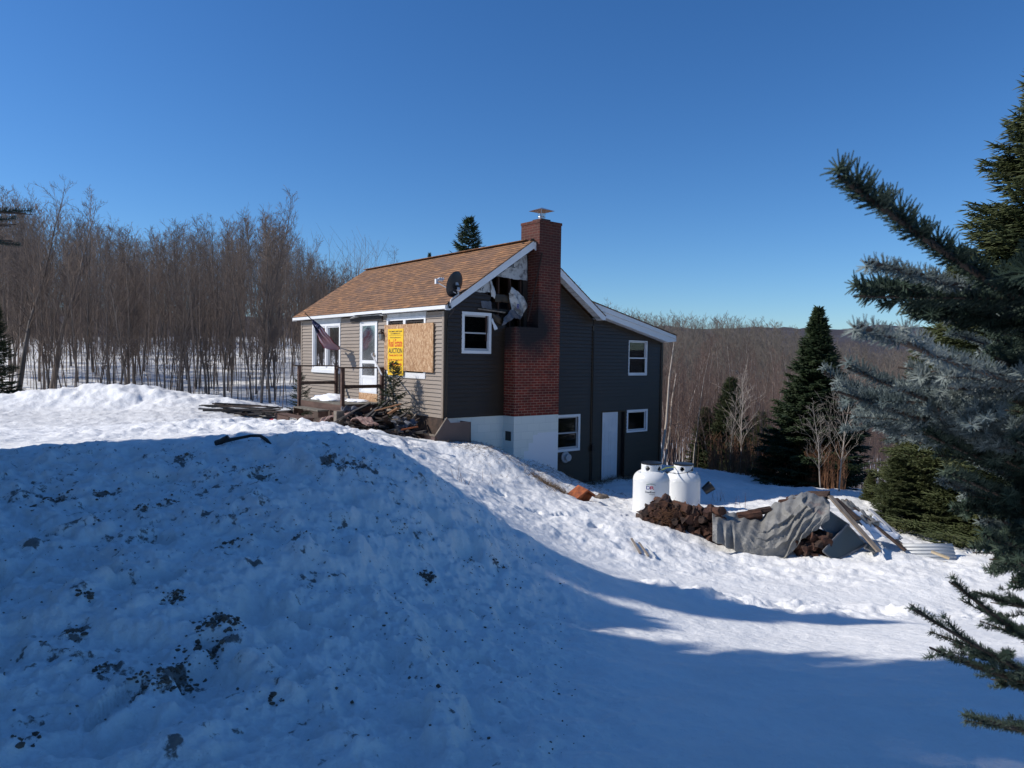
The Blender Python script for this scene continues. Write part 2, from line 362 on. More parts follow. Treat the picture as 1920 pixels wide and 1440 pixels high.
# ------------------------------------------------------------------ terrain
def _h(ix, iy, s):
    n = (ix.astype(np.int64)*374761393 + iy.astype(np.int64)*668265263 + s*974711) & 0x7fffffff
    n = ((n ^ (n >> 13))*1274126177) & 0x7fffffff
    return ((n ^ (n >> 16)) & 0xffff)/65535.0
def vnoise(x, y, s=0):
    ix = np.floor(x); iy = np.floor(y); fx = x-ix; fy = y-iy; fx = fx*fx*fx*(fx*(fx*6-15)+10); fy = fy*fy*fy*(fy*(fy*6-15)+10)
    a = _h(ix, iy, s); b = _h(ix+1, iy, s); c = _h(ix, iy+1, s); d = _h(ix+1, iy+1, s)
    return (a*(1-fx)+b*fx)*(1-fy)+(c*(1-fx)+d*fx)*fy - .5
def fbm(x, y, s=0, o=4, g=.5):
    r = 0; amp = 1
    for i in range(o):
        th = .6*i; xx = x*math.cos(th)-y*math.sin(th); yy = x*math.sin(th)+y*math.cos(th)
        r = r + amp*vnoise(xx+17*i, yy-9*i, s+i); x = x*2.03; y = y*2.03; amp *= g
    return r
CP = []
def cpt(px, py, Y): p = at(px, py, Y); CP.append((p.x, p.y, p.z))
def cw(x, y, z): CP.append((x, y, z))
def ch_(b, a, zw): p = HL(b, a); CP.append((p.x, p.y, zw))
# around the camera
for x, y, z in [(0, 0, -1.6), (-3, 0, -1.55), (3, 0, -1.75), (0, -6, -1.5), (-8, -4, -1.4), (8, -4, -2.2), (-30, -30, 0), (30, -30, -3), (0, -60, 0), (2, 1.8, -1.66), (-2, 1.8, -1.5)]: cw(x, y, z)
for c in [(0, 1440, 2.75), (480, 1440, 2.75), (960, 1440, 2.85), (1440, 1440, 2.95), (1900, 1440, 3.0),
          (0, 1200, 3.7), (400, 1200, 3.8), (800, 1250, 3.9), (1200, 1300, 4.0), (1600, 1300, 4.1), (1900, 1290, 4.3),
          (0, 1000, 5.4), (300, 1000, 5.4), (600, 1010, 5.5), (800, 1110, 5.3), (1000, 1170, 5.5), (1300, 1210, 5.6), (1650, 1215, 5.9), (1900, 1200, 6.2),
          (0, 845, 8.4), (200, 838, 8.2), (420, 833, 7.8), (600, 832, 7.6), (690, 842, 7.6), (780, 882, 7.6), (880, 957, 7.6), (960, 1012, 7.7), (1060, 1058, 7.9), (1200, 1104, 8.1), (1400, 1138, 8.4), (1700, 1152, 8.7), (1900, 1150, 9.0),
          (300, 900, 6.8), (600, 905, 6.7), (750, 960, 6.6), (880, 1060, 6.5),
          # sunlit slope
          (1040, 1020, 10.0), (1200, 1070, 10.0), (1450, 1090, 10.3), (1700, 1085, 10.6), (1900, 1080, 11.0),
          (1000, 955, 12.5), (1110, 985, 12.3), (1300, 1030, 12.0), (1500, 1062, 11.6), (1590, 1050, 11.9), (1640, 1022, 12.6), (1720, 1045, 12.5), (1850, 1040, 12.8),
          (1205, 968, 13.6), (1280, 987, 13.2), (1345, 1010, 12.9),
          (1050, 915, 16.6), (1090, 935, 15.9), (1140, 950, 15.2),
          # yard, left
          (0, 775, 21.0), (200, 778, 20.5), (400, 778, 20.0), (0, 805, 17), (250, 800, 16.5), (480, 795, 16.5), (150, 826, 11.5), (400, 822, 11.2), (560, 818, 11.2),
          (0, 741, 24.0), (110, 727, 24.3), (240, 724, 24.3), (330, 742, 24.0), (430, 752, 24.0), (0, 760, 22.8), (110, 760, 22.8), (240, 762, 22.6),
          (620, 800, 17.6), (720, 817, 16.2), (800, 832, 15.6), (640, 812, 14.0), (760, 845, 13.2), (900, 900, 13.4), (850, 868, 14.8),
          ]: cpt(*c)
for c in [(180, 778, 25.5)]: pass
# behind the plow bank and the wooded hillside on the left
for x, y, z in [(-20, 27, -1.9), (-14, 27.5, -1.9), (-9, 28, -2.0), (-20, 33, -1.3), (-12, 34, -1.3), (-5, 34, -1.6), (-25, 45, .1), (-13, 45, .2), (-3, 45, -1.0), (-45, 60, 1.5), (-20, 62, 1.4), (0, 65, -.5), (-60, 30, -.5), (-40, 20, -1.2), (-25, 10, -1.2), (-14, 8, -1.0)]: cw(x, y, z)
# around the house
for b, a, z in [(-.5, -.3, -2.0), (-.6, 1.5, -1.93), (-1.5, 4.5, -1.98), (-1, 8, -2.0), (-3, 3, -1.97), (-.5, 10.5, -2.0), (4, 11, -2.6), (8, 11, -3.4), (1.0, -.25, -2.18), (1.9, -.75, -2.62), (2.6, -.9, -2.82), (3.38, -.95, -3.18), (3.9, -.1, -3.53), (6, -.1, -3.56), (8.2, -.1, -3.58), (5, -1.5, -3.5), (7, -2.5, -3.42),
                (1.0, 1, -2.0), (3, 3, -3), (6, 4, -3.6), (9, 4, -3.75), (10, 0, -3.72), (.3, -1.6, -2.15)]: ch_(b, a, z)
# lower lawn and valley on the right
for c in [(1330, 880, 24.5), (1480, 912, 21.5), (1400, 905, 21.5), (1330, 930, 18.5), (1440, 945, 17.0), (1560, 960, 16.5), (1600, 925, 19.5), (1220, 965, 15.0), (1300, 962, 15.0), (1750, 1010, 15.0), (1900, 1010, 15.5)]: cpt(*c)
for x, y, z in [(14, 30, -5.6), (8, 33, -5.4), (22, 28, -5.6), (25, 45, -7.5), (12, 50, -6.5), (45, 45, -8.5), (60, 80, -9), (30, 80, -6.0), (8, 85, -4.5), (25, 15, -4.4), (40, 20, -6), (60, 10, -7), (90, 60, -10), (0, 110, 0), (40, 130, -2), (90, 130, -6), (150, 150, 0), (-60, 120, 6), (-120, 60, 3), (-120, -40, 2), (0, -150, 0), (120, -50, -8), (0, 300, 10), (200, 300, 12), (-200, 300, 15), (300, 100, 0), (-300, 0, 5), (0, -300, 0), (300, -200, -5)]: cw(x, y, z)
CP = np.array(CP)
def _U(r2): return np.where(r2 > 1e-12, r2*np.log(r2+1e-12), 0)
_n = len(CP); K = _U(((CP[:, None, :2]-CP[None, :, :2])**2).sum(-1)); K += np.eye(_n)*0.02
Pm = np.c_[np.ones(_n), CP[:, :2]]; A = np.block([[K, Pm], [Pm.T, np.zeros((3, 3))]])
WT = np.linalg.solve(A, np.r_[CP[:, 2], 0, 0, 0])
def smooth(e0, e1, x): t = np.clip((x-e0)/(e1-e0), 0, 1); return t*t*(3-2*t)
def base_h(x, y):
    x = np.asarray(x, float).ravel(); y = np.asarray(y, float).ravel(); out = np.zeros(len(x))
    for i in range(0, len(x), 50000):
        xx = x[i:i+50000]; yy = y[i:i+50000]; r2 = (xx[:, None]-CP[None, :, 0])**2+(yy[:, None]-CP[None, :, 1])**2
        out[i:i+50000] = _U(r2)@WT[:_n]+WT[_n]+WT[_n+1]*xx+WT[_n+2]*yy
    return out
def mound_mask(x, y):
    return smooth(1.3, -.6, x-(.0+.05*(y-5)))*smooth(9.2, 7.6, y)*smooth(1.8, 3.2, y)
def footmask(x, y, cx, cy, ang, L=.30, Wd=.12):
    u = (x-cx)*math.cos(ang)+(y-cy)*math.sin(ang); v = -(x-cx)*math.sin(ang)+(y-cy)*math.cos(ang)
    r = (np.abs(u)/(L/2))**3.5+(np.abs(v)/(Wd/2))**3.5
    return 1/(1+np.exp((r-1)*6))
FEET = []
def height(x, y, detail=True):
    x = np.asarray(x, float).ravel(); y = np.asarray(y, float).ravel(); z = base_h(x, y)
    d = np.hypot(x, y); mm = mound_mask(x, y)
    bank = np.exp(-((y-24)/1.6)**2)*smooth(-6, -8, x)
    z += .06*fbm(x*.8, y*.8, 3, 3) * smooth(0, 8, d) + 8*fbm(x/90, y/90, 13, 3)*smooth(90, 170, d) + 3*fbm(x/22, y/22, 14, 3)*smooth(60, 110, d)
    z += mm*(.09*fbm(x*1.3, y*1.3, 8, 4, .55) + .075*fbm(x*4.5, y*4.5, 21, 4, .62))
    if detail:
        mid = smooth(9.5, 11, y)*smooth(40, 25, d)
        z += (.012+.050*mid)*fbm(x*3.2, y*3.2, 5, 4, .6) + mm*.024*fbm(x*13, y*13, 19, 3, .6) - mm*.05*np.abs(fbm(x*2.2, y*3.4, 29, 4, .6)) + bank*.16*fbm(x*1.5, y*1.5, 31, 4, .6) + .006*fbm(x*11, y*11, 9, 2)*smooth(12, 4, d)
        # hummocks on the near side of the house, rough plowed edge, wind texture
        hum = np.exp(-((y-14.5)/2.2)**2)*smooth(-1.2, -3, x)*smooth(-9, -6, x); z += hum*.22*np.abs(fbm(x*1.6, y*1.6, 41, 4, .55))
        edge = np.exp(-((y-(8.6+.02*x))/.45)**2)*smooth(1.0, 2.2, x); z += edge*(.05+.14*fbm(x*2.4, y*2.4, 51, 4, .6))
        # pitted lumps on the mound
        p = vnoise(x*2.6+3, y*2.6, 61)+.5*vnoise(x*6, y*6, 62); z -= mm*.09*smooth(.32, .55, p)
        q = vnoise(x*3.4+9, y*2.9, 71); z += mm*.07*smooth(.30, .48, q)
    for f in FEET:
        m = footmask(x, y, *f[:3], *f[3:5]); z = z - f[5]*m
    return z
def gz(x, y): return float(height([x], [y])[0])
def ray_ground(px, py, y0=2.2, y1=70):
    d = ray(px, py); d = d/d[1]; Y = np.geomspace(y0, y1, 700); g = height(d[0]*Y, Y, False); diff = d[2]*Y-g
    i = np.argmax(diff < 0)
    if not (diff < 0).any(): return None
    return Vector((d[0]*Y[i], Y[i], g[i]))
for fx, fy, an, L_f, W_f, dep in [(222, 1300, 1.45, .34, .13, .10), (235, 1390, 1.45, .32, .13, .05), (365, 1310, 1.2, .22, .13, .02), (1115, 985, .9, .30, .14, .1), (1050, 965, .6, .3, .14, .1), (1180, 968, .3, .30, .14, .1), (1000, 958, .7, .3, .14, .08), (935, 925, .5, .3, .14, .1)]:
    q = ray_ground(fx, fy)
    if q: FEET.append((q.x, q.y, an, L_f, W_f, dep))
# one sheet in polar layout round the camera, finest where the photograph looks
th = np.concatenate([np.linspace(R(-48), R(48), 820), np.linspace(R(48), R(312), 130)[1:-1]])
rr = np.concatenate([[0.3], np.geomspace(1.2, 32, 640), np.geomspace(32, 900, 120)[1:]])
TH, RR = np.meshgrid(th, rr); GX = RR*np.sin(TH); GY = RR*np.cos(TH)
gx, gy = GX.ravel(), GY.ravel(); gzv = height(gx, gy)
nr, nc = len(rr), len(th); idx = np.arange(nr*nc).reshape(nr, nc); nx = np.roll(idx, -1, axis=1)
Fq = np.stack([idx[:-1], nx[:-1], nx[1:], idx[1:]], -1).reshape(-1, 4)[:, ::-1]
V = np.c_[gx, gy, gzv]
me = new_mesh('snow_ground', V, Fq, M['snow'], True)
mm = mound_mask(gx, gy); base_nd = None
dirt = mm*np.clip(smooth(.05, .7, .6*fbm(gx*1.7, gy*1.7, 81, 3)+.9*fbm(gx*11, gy*14, 83, 4, .65))*.8+.06, 0, 1)
for px, py, rad in [(100, 935, .16), (195, 922, .13), (320, 937, .11), (345, 862, .2), (490, 878, .2), (620, 862, .2), (650, 866, .2), (690, 875, .22), (800, 1080, .10), (330, 1120, .10), (410, 1170, .16), (160, 1110, .10), (140, 1175, .12), (200, 1262, .10), (225, 1270, .10), (270, 1300, .08), (310, 1270, .08), (345, 1255, .10), (390, 1210, .14), (435, 1190, .1), (215, 1005, .14), (425, 1020, .13), (480, 1050, .1), (560, 1010, .12), (630, 985, .14), (270, 948, .12), (890, 1050, .1), (935, 1060, .12), (520, 1310, .06), (325, 1400, .05), (70, 990, .12), (60, 1015, .12)]:
    q = ray_ground(px, py)
    if q is None: continue
    dd = np.hypot(gx-q.x, (gy-q.y)*.8); dirt = np.maximum(dirt, 1.0*np.exp(-(dd/(rad*.8))**2)*(.7+1.8*fbm(gx*12, gy*15, 91, 4, .6)))
edge = np.exp(-((gy-(8.6+.02*gx))/.35)**2)*smooth(1.4, 2.6, gx)*smooth(5.5, 4, gx); dirt = np.maximum(dirt, edge*(.25+.9*np.clip(fbm(gx*3, gy*3, 95, 3), 0, 1)))
yard = smooth(9, 10, gy)*smooth(23.5, 21, gy)*smooth(-5.5, -8, gx)*smooth(16, 18.5, gy)
# strip of leaf litter along the foundation
lb = (gx-O[0])*DB[0]+(gy-O[1])*DB[1]; la = (gx-O[0])*DA[0]+(gy-O[1])*DA[1]
litter = np.exp(-((la+1.3)/1.25)**2)*smooth(-1.2, 0, lb)*smooth(5, 3.6, lb)
litter = np.maximum(litter, 1.0*smooth(-.55, -.15, la)*smooth(.5, .2, la)*smooth(0, .4, lb)*smooth(9.5, 8.5, lb))
litter = np.maximum(litter, .9*np.exp(-((lb+1.6)/1.4)**2)*smooth(-1.5, 0, la)*smooth(8, 5, la))
litter = np.maximum(litter, .6*yard)
wood = smooth(30, 40, gy)*.12; litter = np.maximum(litter, wood)
far_floor = smooth(52, 70, gy)*smooth(-1.3, -.9, -gy/np.maximum(np.abs(gx), 1)*0-1) if False else smooth(56, 72, np.hypot(gx, gy)); litter = np.maximum(litter, far_floor*1.6)
for nm, arr in (('floor', far_floor), ('dirt', dirt), ('litter', litter), ('grime', np.clip(.16*mm+yard*.5, 0, 1))):
    a_ = me.attributes.new(nm, 'FLOAT', 'POINT'); a_.data.foreach_set('value', arr.astype(np.float32))
g_ = link('ground', me); tag(g_, 'snow covered ground', None, None, 'structure')

# ------------------------------------------------------------------ house
house = thing('house', 'fire damaged taupe sided house with brown shingle roof and brick chimney', 'house', HL(0, 0), YAW)
La, Wm, Wt = 8.552, 5.066, 8.193
He, Ht, Hr, OR, OE = 2.631, 2.745, 4.573, .32, .186
SL = (Hr-Ht)/(Wm/2+OE)
fA = lambda u, z, t: (-t, u, z)           # long facade: u along a
fG = lambda u, z, t: (u, -t, z)           # gable: u along b
def lap(mb, f, zb, zt, lo, hi, ops, e=.1016, tb=.028, tt=.003):
    zs = sorted(set([round(zb+k*e, 5) for k in range(int((zt-zb)/e)+2)]+[round(v, 5) for o_ in ops for v in o_[2:4] if zb < v < zt]+[zt]))
    zs = [z for z in zs if zb-1e-6 <= z <= zt+1e-6]
    for z0, z1 in zip(zs[:-1], zs[1:]):
        if z1-z0 < .002: continue
        zm = (z0+z1)/2; k = math.floor((z0-zb)/e+1e-4); r0 = zb+k*e
        ta = tb+(tt-tb)*(z0-r0)/e; tc = tb+(tt-tb)*min(1, (z1-r0)/e)
        iv = [((lo(z0), lo(z1)), (hi(z0), hi(z1)))]
        for o_ in ops:
            if o_[2] < zm < o_[3]:
                nw = []
                for l, h in iv:
                    if o_[0] > l[0] and o_[0] < h[0]: nw.append((l, (o_[0], o_[0])))
                    if o_[1] < h[0] and o_[1] > l[0]: nw.append(((o_[1], o_[1]), h))
                    if o_[0] >= h[0] or o_[1] <= l[0]: nw.append((l, h))
                iv = nw
        for l, h in iv:
            if h[0]-l[0] < .01: continue
            h1 = max(h[1], l[1])
            mb.add([f(l[0], z0, ta), f(h[0], z0, ta), f(h1, z1, tc), f(l[1], z1, tc)], [(0, 1, 2, 3)])
            if abs(z0-r0) < 1e-4: mb.add([f(l[0], z0, 0), f(h[0], z0, 0), f(h[0], z0, ta), f(l[0], z0, ta)], [(0, 1, 2, 3)])
def wall(mb, f, zb, zt, lo, hi, ops, th=.12, cuts=()):
    zs = sorted(set([zb, zt]+list(cuts)+[v for o_ in ops for v in o_[2:4] if zb < v < zt]))
    for z0, z1 in zip(zs[:-1], zs[1:]):
        zm = (z0+z1)/2; iv = [((lo(z0), lo(z1)), (hi(z0), hi(z1)))]
        for o_ in ops:
            if o_[2] < zm < o_[3]:
                nw = []
                for l, h in iv:
                    if o_[0] > l[0] and o_[0] < h[0]: nw.append((l, (o_[0], o_[0])))
                    if o_[1] < h[0] and o_[1] > l[0]: nw.append(((o_[1], o_[1]), h))
                    if o_[0] >= h[0] or o_[1] <= l[0]: nw.append((l, h))
                iv = nw
        for l, h in iv:
            if h[0]-l[0] < .01: continue
            mb.prism([(l[0], z0), (h[0], z0), (max(h[1], l[1]+.001), z1), (l[1], z1)], f, -th, -.002)
# openings
lwU, lwL = 5.609, 7.642
rwU, rwL = pb(800, 600)[0], pb(727, 606)[0]
winA = (lwU+.03, lwL-.03, 1.08, 2.40)
winB = (rwU+.03, rwL-.03, 1.0, 2.36)
doorA = (3.36, 4.30, .43, 2.44)
gwin = (.49+.05, 1.398-.05, 1.584+.05, 2.613-.05)
bwin = (3.60, 4.622-.07, -1.104+.05, -.07-.05)
dr = (5.53, 6.50, -2.077, -.075)
sw = (6.587+.06, 7.538-.06, -.716+.06, -.029-.05)
uw = (6.64, 7.453, 1.03, 2.05)
main_lo = lambda z: max(0., (z-2.6)/SL); main_hi = lambda z: Wm-max(0., (z-2.6)/SL)
# shed roof line (measured on the rake plane)
s0 = pa(1107.5, 561.5, -OR); s1 = pa(1270.8, 627.8, -OR)
SS = (s1[1]-s0[1])/(s1[0]-s0[0]); shed = lambda b: s0[1]+SS*(b-s0[0]); SH = .34
add_top = lambda b: shed(b)-SH+.02
add_hi = lambda z: min(Wt, (z-s0[1]+SH-.02)/SS+s0[0]) if z > add_top(Wt) else Wt
# siding on the sunlit facade
mb = MB(); lap(mb, fA, 0, 2.6, lambda z: .06, lambda z: La-.06, [(doorA[0]-.09, doorA[1]+.09, .2, 2.52), (lwU, lwL, 1.0, 2.6), (rwU, rwL, .93, 2.6)])
mb.build('siding', M['siding'], house)
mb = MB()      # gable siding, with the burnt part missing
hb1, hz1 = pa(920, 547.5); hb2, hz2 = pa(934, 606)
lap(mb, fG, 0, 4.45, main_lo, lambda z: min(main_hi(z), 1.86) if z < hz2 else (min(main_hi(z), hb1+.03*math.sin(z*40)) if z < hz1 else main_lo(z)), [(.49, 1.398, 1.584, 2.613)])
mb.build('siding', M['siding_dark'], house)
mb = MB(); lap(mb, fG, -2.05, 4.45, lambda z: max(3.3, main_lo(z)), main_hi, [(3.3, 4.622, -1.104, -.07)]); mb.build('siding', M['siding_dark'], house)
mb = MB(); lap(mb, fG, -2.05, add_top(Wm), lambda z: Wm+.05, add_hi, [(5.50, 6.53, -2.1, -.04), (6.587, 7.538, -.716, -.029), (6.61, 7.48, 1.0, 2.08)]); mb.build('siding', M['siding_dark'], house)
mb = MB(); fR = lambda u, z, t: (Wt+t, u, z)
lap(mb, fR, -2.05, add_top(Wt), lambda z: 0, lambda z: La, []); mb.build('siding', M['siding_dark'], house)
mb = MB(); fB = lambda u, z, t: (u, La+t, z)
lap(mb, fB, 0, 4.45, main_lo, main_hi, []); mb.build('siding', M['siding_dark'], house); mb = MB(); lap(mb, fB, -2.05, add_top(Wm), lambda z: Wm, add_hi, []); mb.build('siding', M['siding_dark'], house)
# sheathing behind
mb = MB()
wall(mb, fA, 0, 2.6, lambda z: 0, lambda z: La, [winA, winB, doorA])
hole = (1.05, 2.55, hz2-.12, 3.95)
wall(mb, fG, 0, 2.6, lambda z: .12, lambda z: Wm, [gwin, (hb1-.0, 2.5, hz2-.12, 2.6)])
wall(mb, fG, 2.6, 4.5, main_lo, main_hi, [(pa(908, 560)[0], 2.45, 2.6, pa(950, 520)[1])], cuts=(3.0, 3.4))
wall(mb, fG, -2.05, 0, lambda z: 0, lambda z: Wm, [bwin])
wall(mb, fG, -2.05, add_top(Wt)-.01, lambda z: Wm+.001, lambda z: Wt, [dr, sw, uw])
mb.prism([(Wm+.001, add_top(Wt)-.01), (Wt, add_top(Wt)-.01), (Wm+.001, add_top(Wm)-.02)], fG, -.12, -.002)
mb.box(Wt-.12, Wt-.003, .12, La-.12, -2.05, add_top(Wt)-.03)
mb.box(.12, Wt-.12, La-.12, La-.003, -2.05, 2.3)
mb.build('sheathing', M['backing'], house)
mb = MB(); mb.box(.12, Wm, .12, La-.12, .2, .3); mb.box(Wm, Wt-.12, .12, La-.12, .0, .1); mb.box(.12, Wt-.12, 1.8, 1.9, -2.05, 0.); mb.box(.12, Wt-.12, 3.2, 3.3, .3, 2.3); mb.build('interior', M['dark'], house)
mb = MB()      # studs inside the burnt opening
for b_ in (1.25, 1.62, 2.0, 2.35): MB().box(b_, b_+.038, -.0, .09, 1.9, min(3.9, 2.45+b_*SL)).build('stud', M['stud'], house)
MB().bar((1.0, .05, 2.72), (2.4, .05, 2.70), .08, .05).build('burnt_plate', M['char'], house)
MB().box(.9, 2.6, .5, .52, 1.9, 2.95).build('inner_partition', M['char'], house)
# trim
mb = MB()
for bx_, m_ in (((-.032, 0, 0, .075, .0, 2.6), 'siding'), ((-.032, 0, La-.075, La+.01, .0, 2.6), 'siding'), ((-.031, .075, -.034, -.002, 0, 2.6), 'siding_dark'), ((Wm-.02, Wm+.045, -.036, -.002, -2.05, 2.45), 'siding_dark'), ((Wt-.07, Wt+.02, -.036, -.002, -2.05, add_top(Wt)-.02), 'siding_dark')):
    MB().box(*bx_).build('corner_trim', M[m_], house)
MB().box(-.012, .018, .03, La, -1.2, -.003).build('skirting', M['plank_dark'], house)
MB().box(-.06, -.034, j_0 if False else 3.0, 4.9, 2.46, 2.60).build('eave_shade_strip', M['char'], house)  # shade under the eave above the door, painted as a char-dark strip
# foundation blocks
mb = MB(); mb.box(.02, 3.5, .0, .2, -3, -.001); mb.box(.02, .22, .2, La, -1.2, -.001); mb.box(.02, Wt-.02, .01, .2, -3, -2.06); mb.build('foundation', M['block'], house)
# chimney
CD, C0, C1 = .446, 1.841, 3.376
uc0 = pa(1010, 560, -CD)[0]; zsh = pa(1000, 614, -CD)[1]; ztop = pa(1015, 412, -CD)[1]; ub = pb(985, 430, uc0)[0]
chim = MB(); chim.box(C0, C1, -CD, 0.0, 0, zsh); chim.box(uc0, C1-.003, -CD+.003, max(ub, .3), zsh-.02, ztop-.07)
chim.box(uc0-.012, C1+.012, -CD-.012, max(ub, .3)+.012, ztop-.07, ztop)
chim = chim.build('chimney', M['brick'], house)
mb = MB(); mb.box(C0, C1, -CD, -.0, -3, -.004); mb.build('chimney_base', M['block'], house)
zs_ = pa(972, 657, -CD)
mb = MB(); q0 = (pb(948, 808, C0)); q1 = pb(958, 827, C0); mb.box(C0-.008, C0-.001, q1[0], q0[0], q1[1], q0[1]); mb.build('cleanout_door', M['black'], house)
cyc = (-CD+max(ub, .3))/2; cxc = (uc0+C1)/2
mb = MB(); mb.box(cxc-.17, cxc+.17, cyc-.17, cyc+.17, ztop, ztop+.09); mb.build('flue_collar', M['brick'], chim)
mb = MB(); mb.lathe([(.095, ztop+.09), (.095, ztop+.25), (.08, ztop+.25), (.08, ztop+.1)], 24, Matrix.Translation((cxc, cyc, 0))); mb.lathe([(.10, ztop+.15), (.104, ztop+.16), (.10, ztop+.17)], 24, Matrix.Translation((cxc, cyc, 0)), False, False); mb.build('flue_pipe', M['metal'], chim, True)
mb = MB(); hh = .25; zc_ = ztop+.32
mb.add([(cxc-hh, cyc-hh, zc_), (cxc+hh, cyc-hh, zc_), (cxc+hh, cyc+hh, zc_), (cxc-hh, cyc+hh, zc_), (cxc, cyc, zc_+.10), (cxc, cyc, zc_+.085)], [(0, 1, 4), (1, 2, 4), (2, 3, 4), (3, 0, 4), (1, 0, 5), (2, 1, 5), (3, 2, 5), (0, 3, 5)])
for k in range(4): t = math.pi/4+k*math.pi/2; mb.bar((cxc+.09*math.cos(t), cyc+.09*math.sin(t), ztop+.2), (cxc+.13*math.cos(t), cyc+.13*math.sin(t), zc_+.03), .012, .006)
mb.build('chimney_cap', M['metal'], chim)
mb = MB()
for k in range(9):
    y_ = -.28+.07*k; zz = Hr-.08-.02*k+random.uniform(-.02, .02)
    mb.bar((uc0-.04+random.uniform(-.03, .01), y_, zz), (uc0-.03-random.uniform(0, .22), y_+random.uniform(-.1, .1), zz+random.uniform(0, .16)), .09, .012)
mb.build('torn_flashing', M['char'], house)
# roofs
def slope_roof(b0, z0, b1, z1, y0, y1, thick, name='roof', cut=None):
    L = math.hypot(b1-b0, z1-z0); ang = math.atan2(z1-z0, b1-b0)
    mb = MB(); e = .135; n = int(L/e)
    # local frame: x along ridge (house -y direction), y up the slope, z outwards
    Lx = y1-y0
    rects = [(0, Lx, 0, L)] if cut is None else [(0, Lx-cut[0], 0, L), (Lx-cut[0], Lx, 0, cut[1])]
    for xa, xb, ya, yb in rects:
        mb.box(xa, xb, ya, yb, -thick, -.012)
        k = 0
        while ya+k*e < yb-1e-4:
            u0 = ya+k*e; u1 = min(u0+e, yb)
            mb.add([(xa, u0, 0), (xb, u0, 0), (xb, u1, -.008), (xa, u1, -.008), (xa, u0, -.012), (xb, u0, -.012)], [(0, 1, 2, 3), (4, 5, 1, 0)]); k += 1
    o = mb.build(name, M['shingle'], house)
    sgn = 1 if b1 > b0 else -1
    # basis vectors in house frame
    X = Vector((0, -1, 0)) if b1 > b0 else Vector((0, 1, 0)); Yv = Vector(((b1-b0)/L, 0, (z1-z0)/L)); Z = X.cross(Yv)
    org = Vector((b0, y1 if b1 > b0 else y0, z0))
    o.matrix_local = Matrix(((X.x, Yv.x, Z.x, org.x), (X.y, Yv.y, Z.y, org.y), (X.z, Yv.z, Z.z, org.z), (0, 0, 0, 1)))
    return o
def beam_on(b0, z0, b1, z1): pass
slope_roof(-OE-.02, Ht-.013, Wm/2, Hr, -OR-.01, La+OR, .03)
slope_roof(Wm+OE+.02, Ht-.013, Wm/2+.002, Hr-.001, -OR-.01, La+OR, .03)
slope_roof(s1[0]+.02, s1[1], s0[0]-.1, shed(s0[0]-.1), -OR+.035, La+OR, .03)
mb = MB(); mb.bar((Wm/2-.01, -.10, Hr+.0), (Wm/2-.01, La+OR, Hr+.0), .22, .016); mb.build('ridge_cap', M['shingle'], house)
# fascia, rake boards, soffits
mb = MB(); j = pb(665, 589, -OE)[0]; j2 = pb(717, 585, -OE)[0]
mb.box(-OE-.016, -OE, -OR, j2, He, Ht-.03); mb.box(-OE-.016, -OE, j, La+OR, He, Ht-.03)
mb.bar((-OE-.01, j2-.02, He+.055), (-OE-.012, j+.1, He+.05), .012, .075); mb.build('fascia', M['trim'], house)
mb = MB(); mb.box(-OE, -.002, -OR, j2, He, He+.01); mb.box(-OE, -.002, j, La+OR, He, He+.01)
mb.bar((-OE+.02, j-.1, He-.02), (-.08, j+.35, He-.06), .14, .012); mb.bar((-OE+.03, j2-.05, He-.05), (-.1, j2+.28, He-.02), .10, .012)
mb.box(-.05, -.03, j2, j, He-.02, He+.005); mb.build('soffit', M['trim_weathered'], house)
def rake(y0, y1):
    mb = MB()
    f = lambda u, z, t: (u, t, z)
    for sgn in (0, 1):
        b0 = -OE-.016 if sgn == 0 else Wm+OE+.016
        bm = Wm/2; z0 = Ht-.03; z1 = Hr-.04; d = .20
        if sgn == 0: pts = [(b0, z0), (b0, z0-.115), (b0+.12, z0-.115), (bm, z1-d), (bm, z1)]
        else: pts = [(b0, z0), (bm, z1), (bm, z1-d), (b0-.12, z0-.115), (b0, z0-.115)]
        mb.prism(pts, f, y0, y1)
    return mb
rake(-OR, -OR+.02).build('rake_board', M['trim'], house); rake(La+OR-.02, La+OR).build('rake_board', M['trim'], house)
mb = MB(); f = lambda u, z, t: (u, t, z)      # right rake soffit with its slats
n = 15
for k in range(n):
    u0 = Wm/2+.4+(Wm/2+OE-.4)*k/n; u1 = Wm/2+.4+(Wm/2+OE-.4)*(k+.84)/n; zf = lambda u: min(Hr-(u-Wm/2)*SL-.16, 99)
    mb.prism([(u0, zf(u0)), (u1, zf(u1)-.004), (u1, zf(u1)+.012), (u0, zf(u0)+.012)], f, -OR+.02, -.003)
mb.box(Wm+.0, Wm+OE, -OR+.02, .0, He, He+.012); mb.build('soffit', M['trim'], house)
mb = MB(); pts = [(s0[0]-.15, shed(s0[0]-.15)-.035), (s1[0], s1[1]-.035), (s1[0], s1[1]-.13), (s0[0]-.15, shed(s0[0]-.15)-.19)]
mb.prism(pts, f, -OR+.05, -OR+.07)
mb.prism([(s0[0]+.4, shed(s0[0]+.4)-.185), (s1[0], s1[1]-.125), (s1[0], s1[1]-.21), (Wt, add_top(Wt)), (s0[0]+.4, add_top(s0[0]+.4))], f, -OR+.075, -OR+.095)
mb.box(s1[0]-.02, s1[0], -OR+.05, La+OR, s1[1]-.21, s1[1]-.035); mb.build('rake_board', M['trim'], house)
mb = MB(); mb.prism([(Wm, add_top(Wm)+.01), (Wt, add_top(Wt)+.01), (Wt, add_top(Wt)-.004), (Wm, add_top(Wm)-.004)], f, -OR+.1, -.003); mb.box(Wt, s1[0]-.02, -OR+.1, La+OR, s1[1]-.21, s1[1]-.2); mb.build('soffit', M['trim'], house)
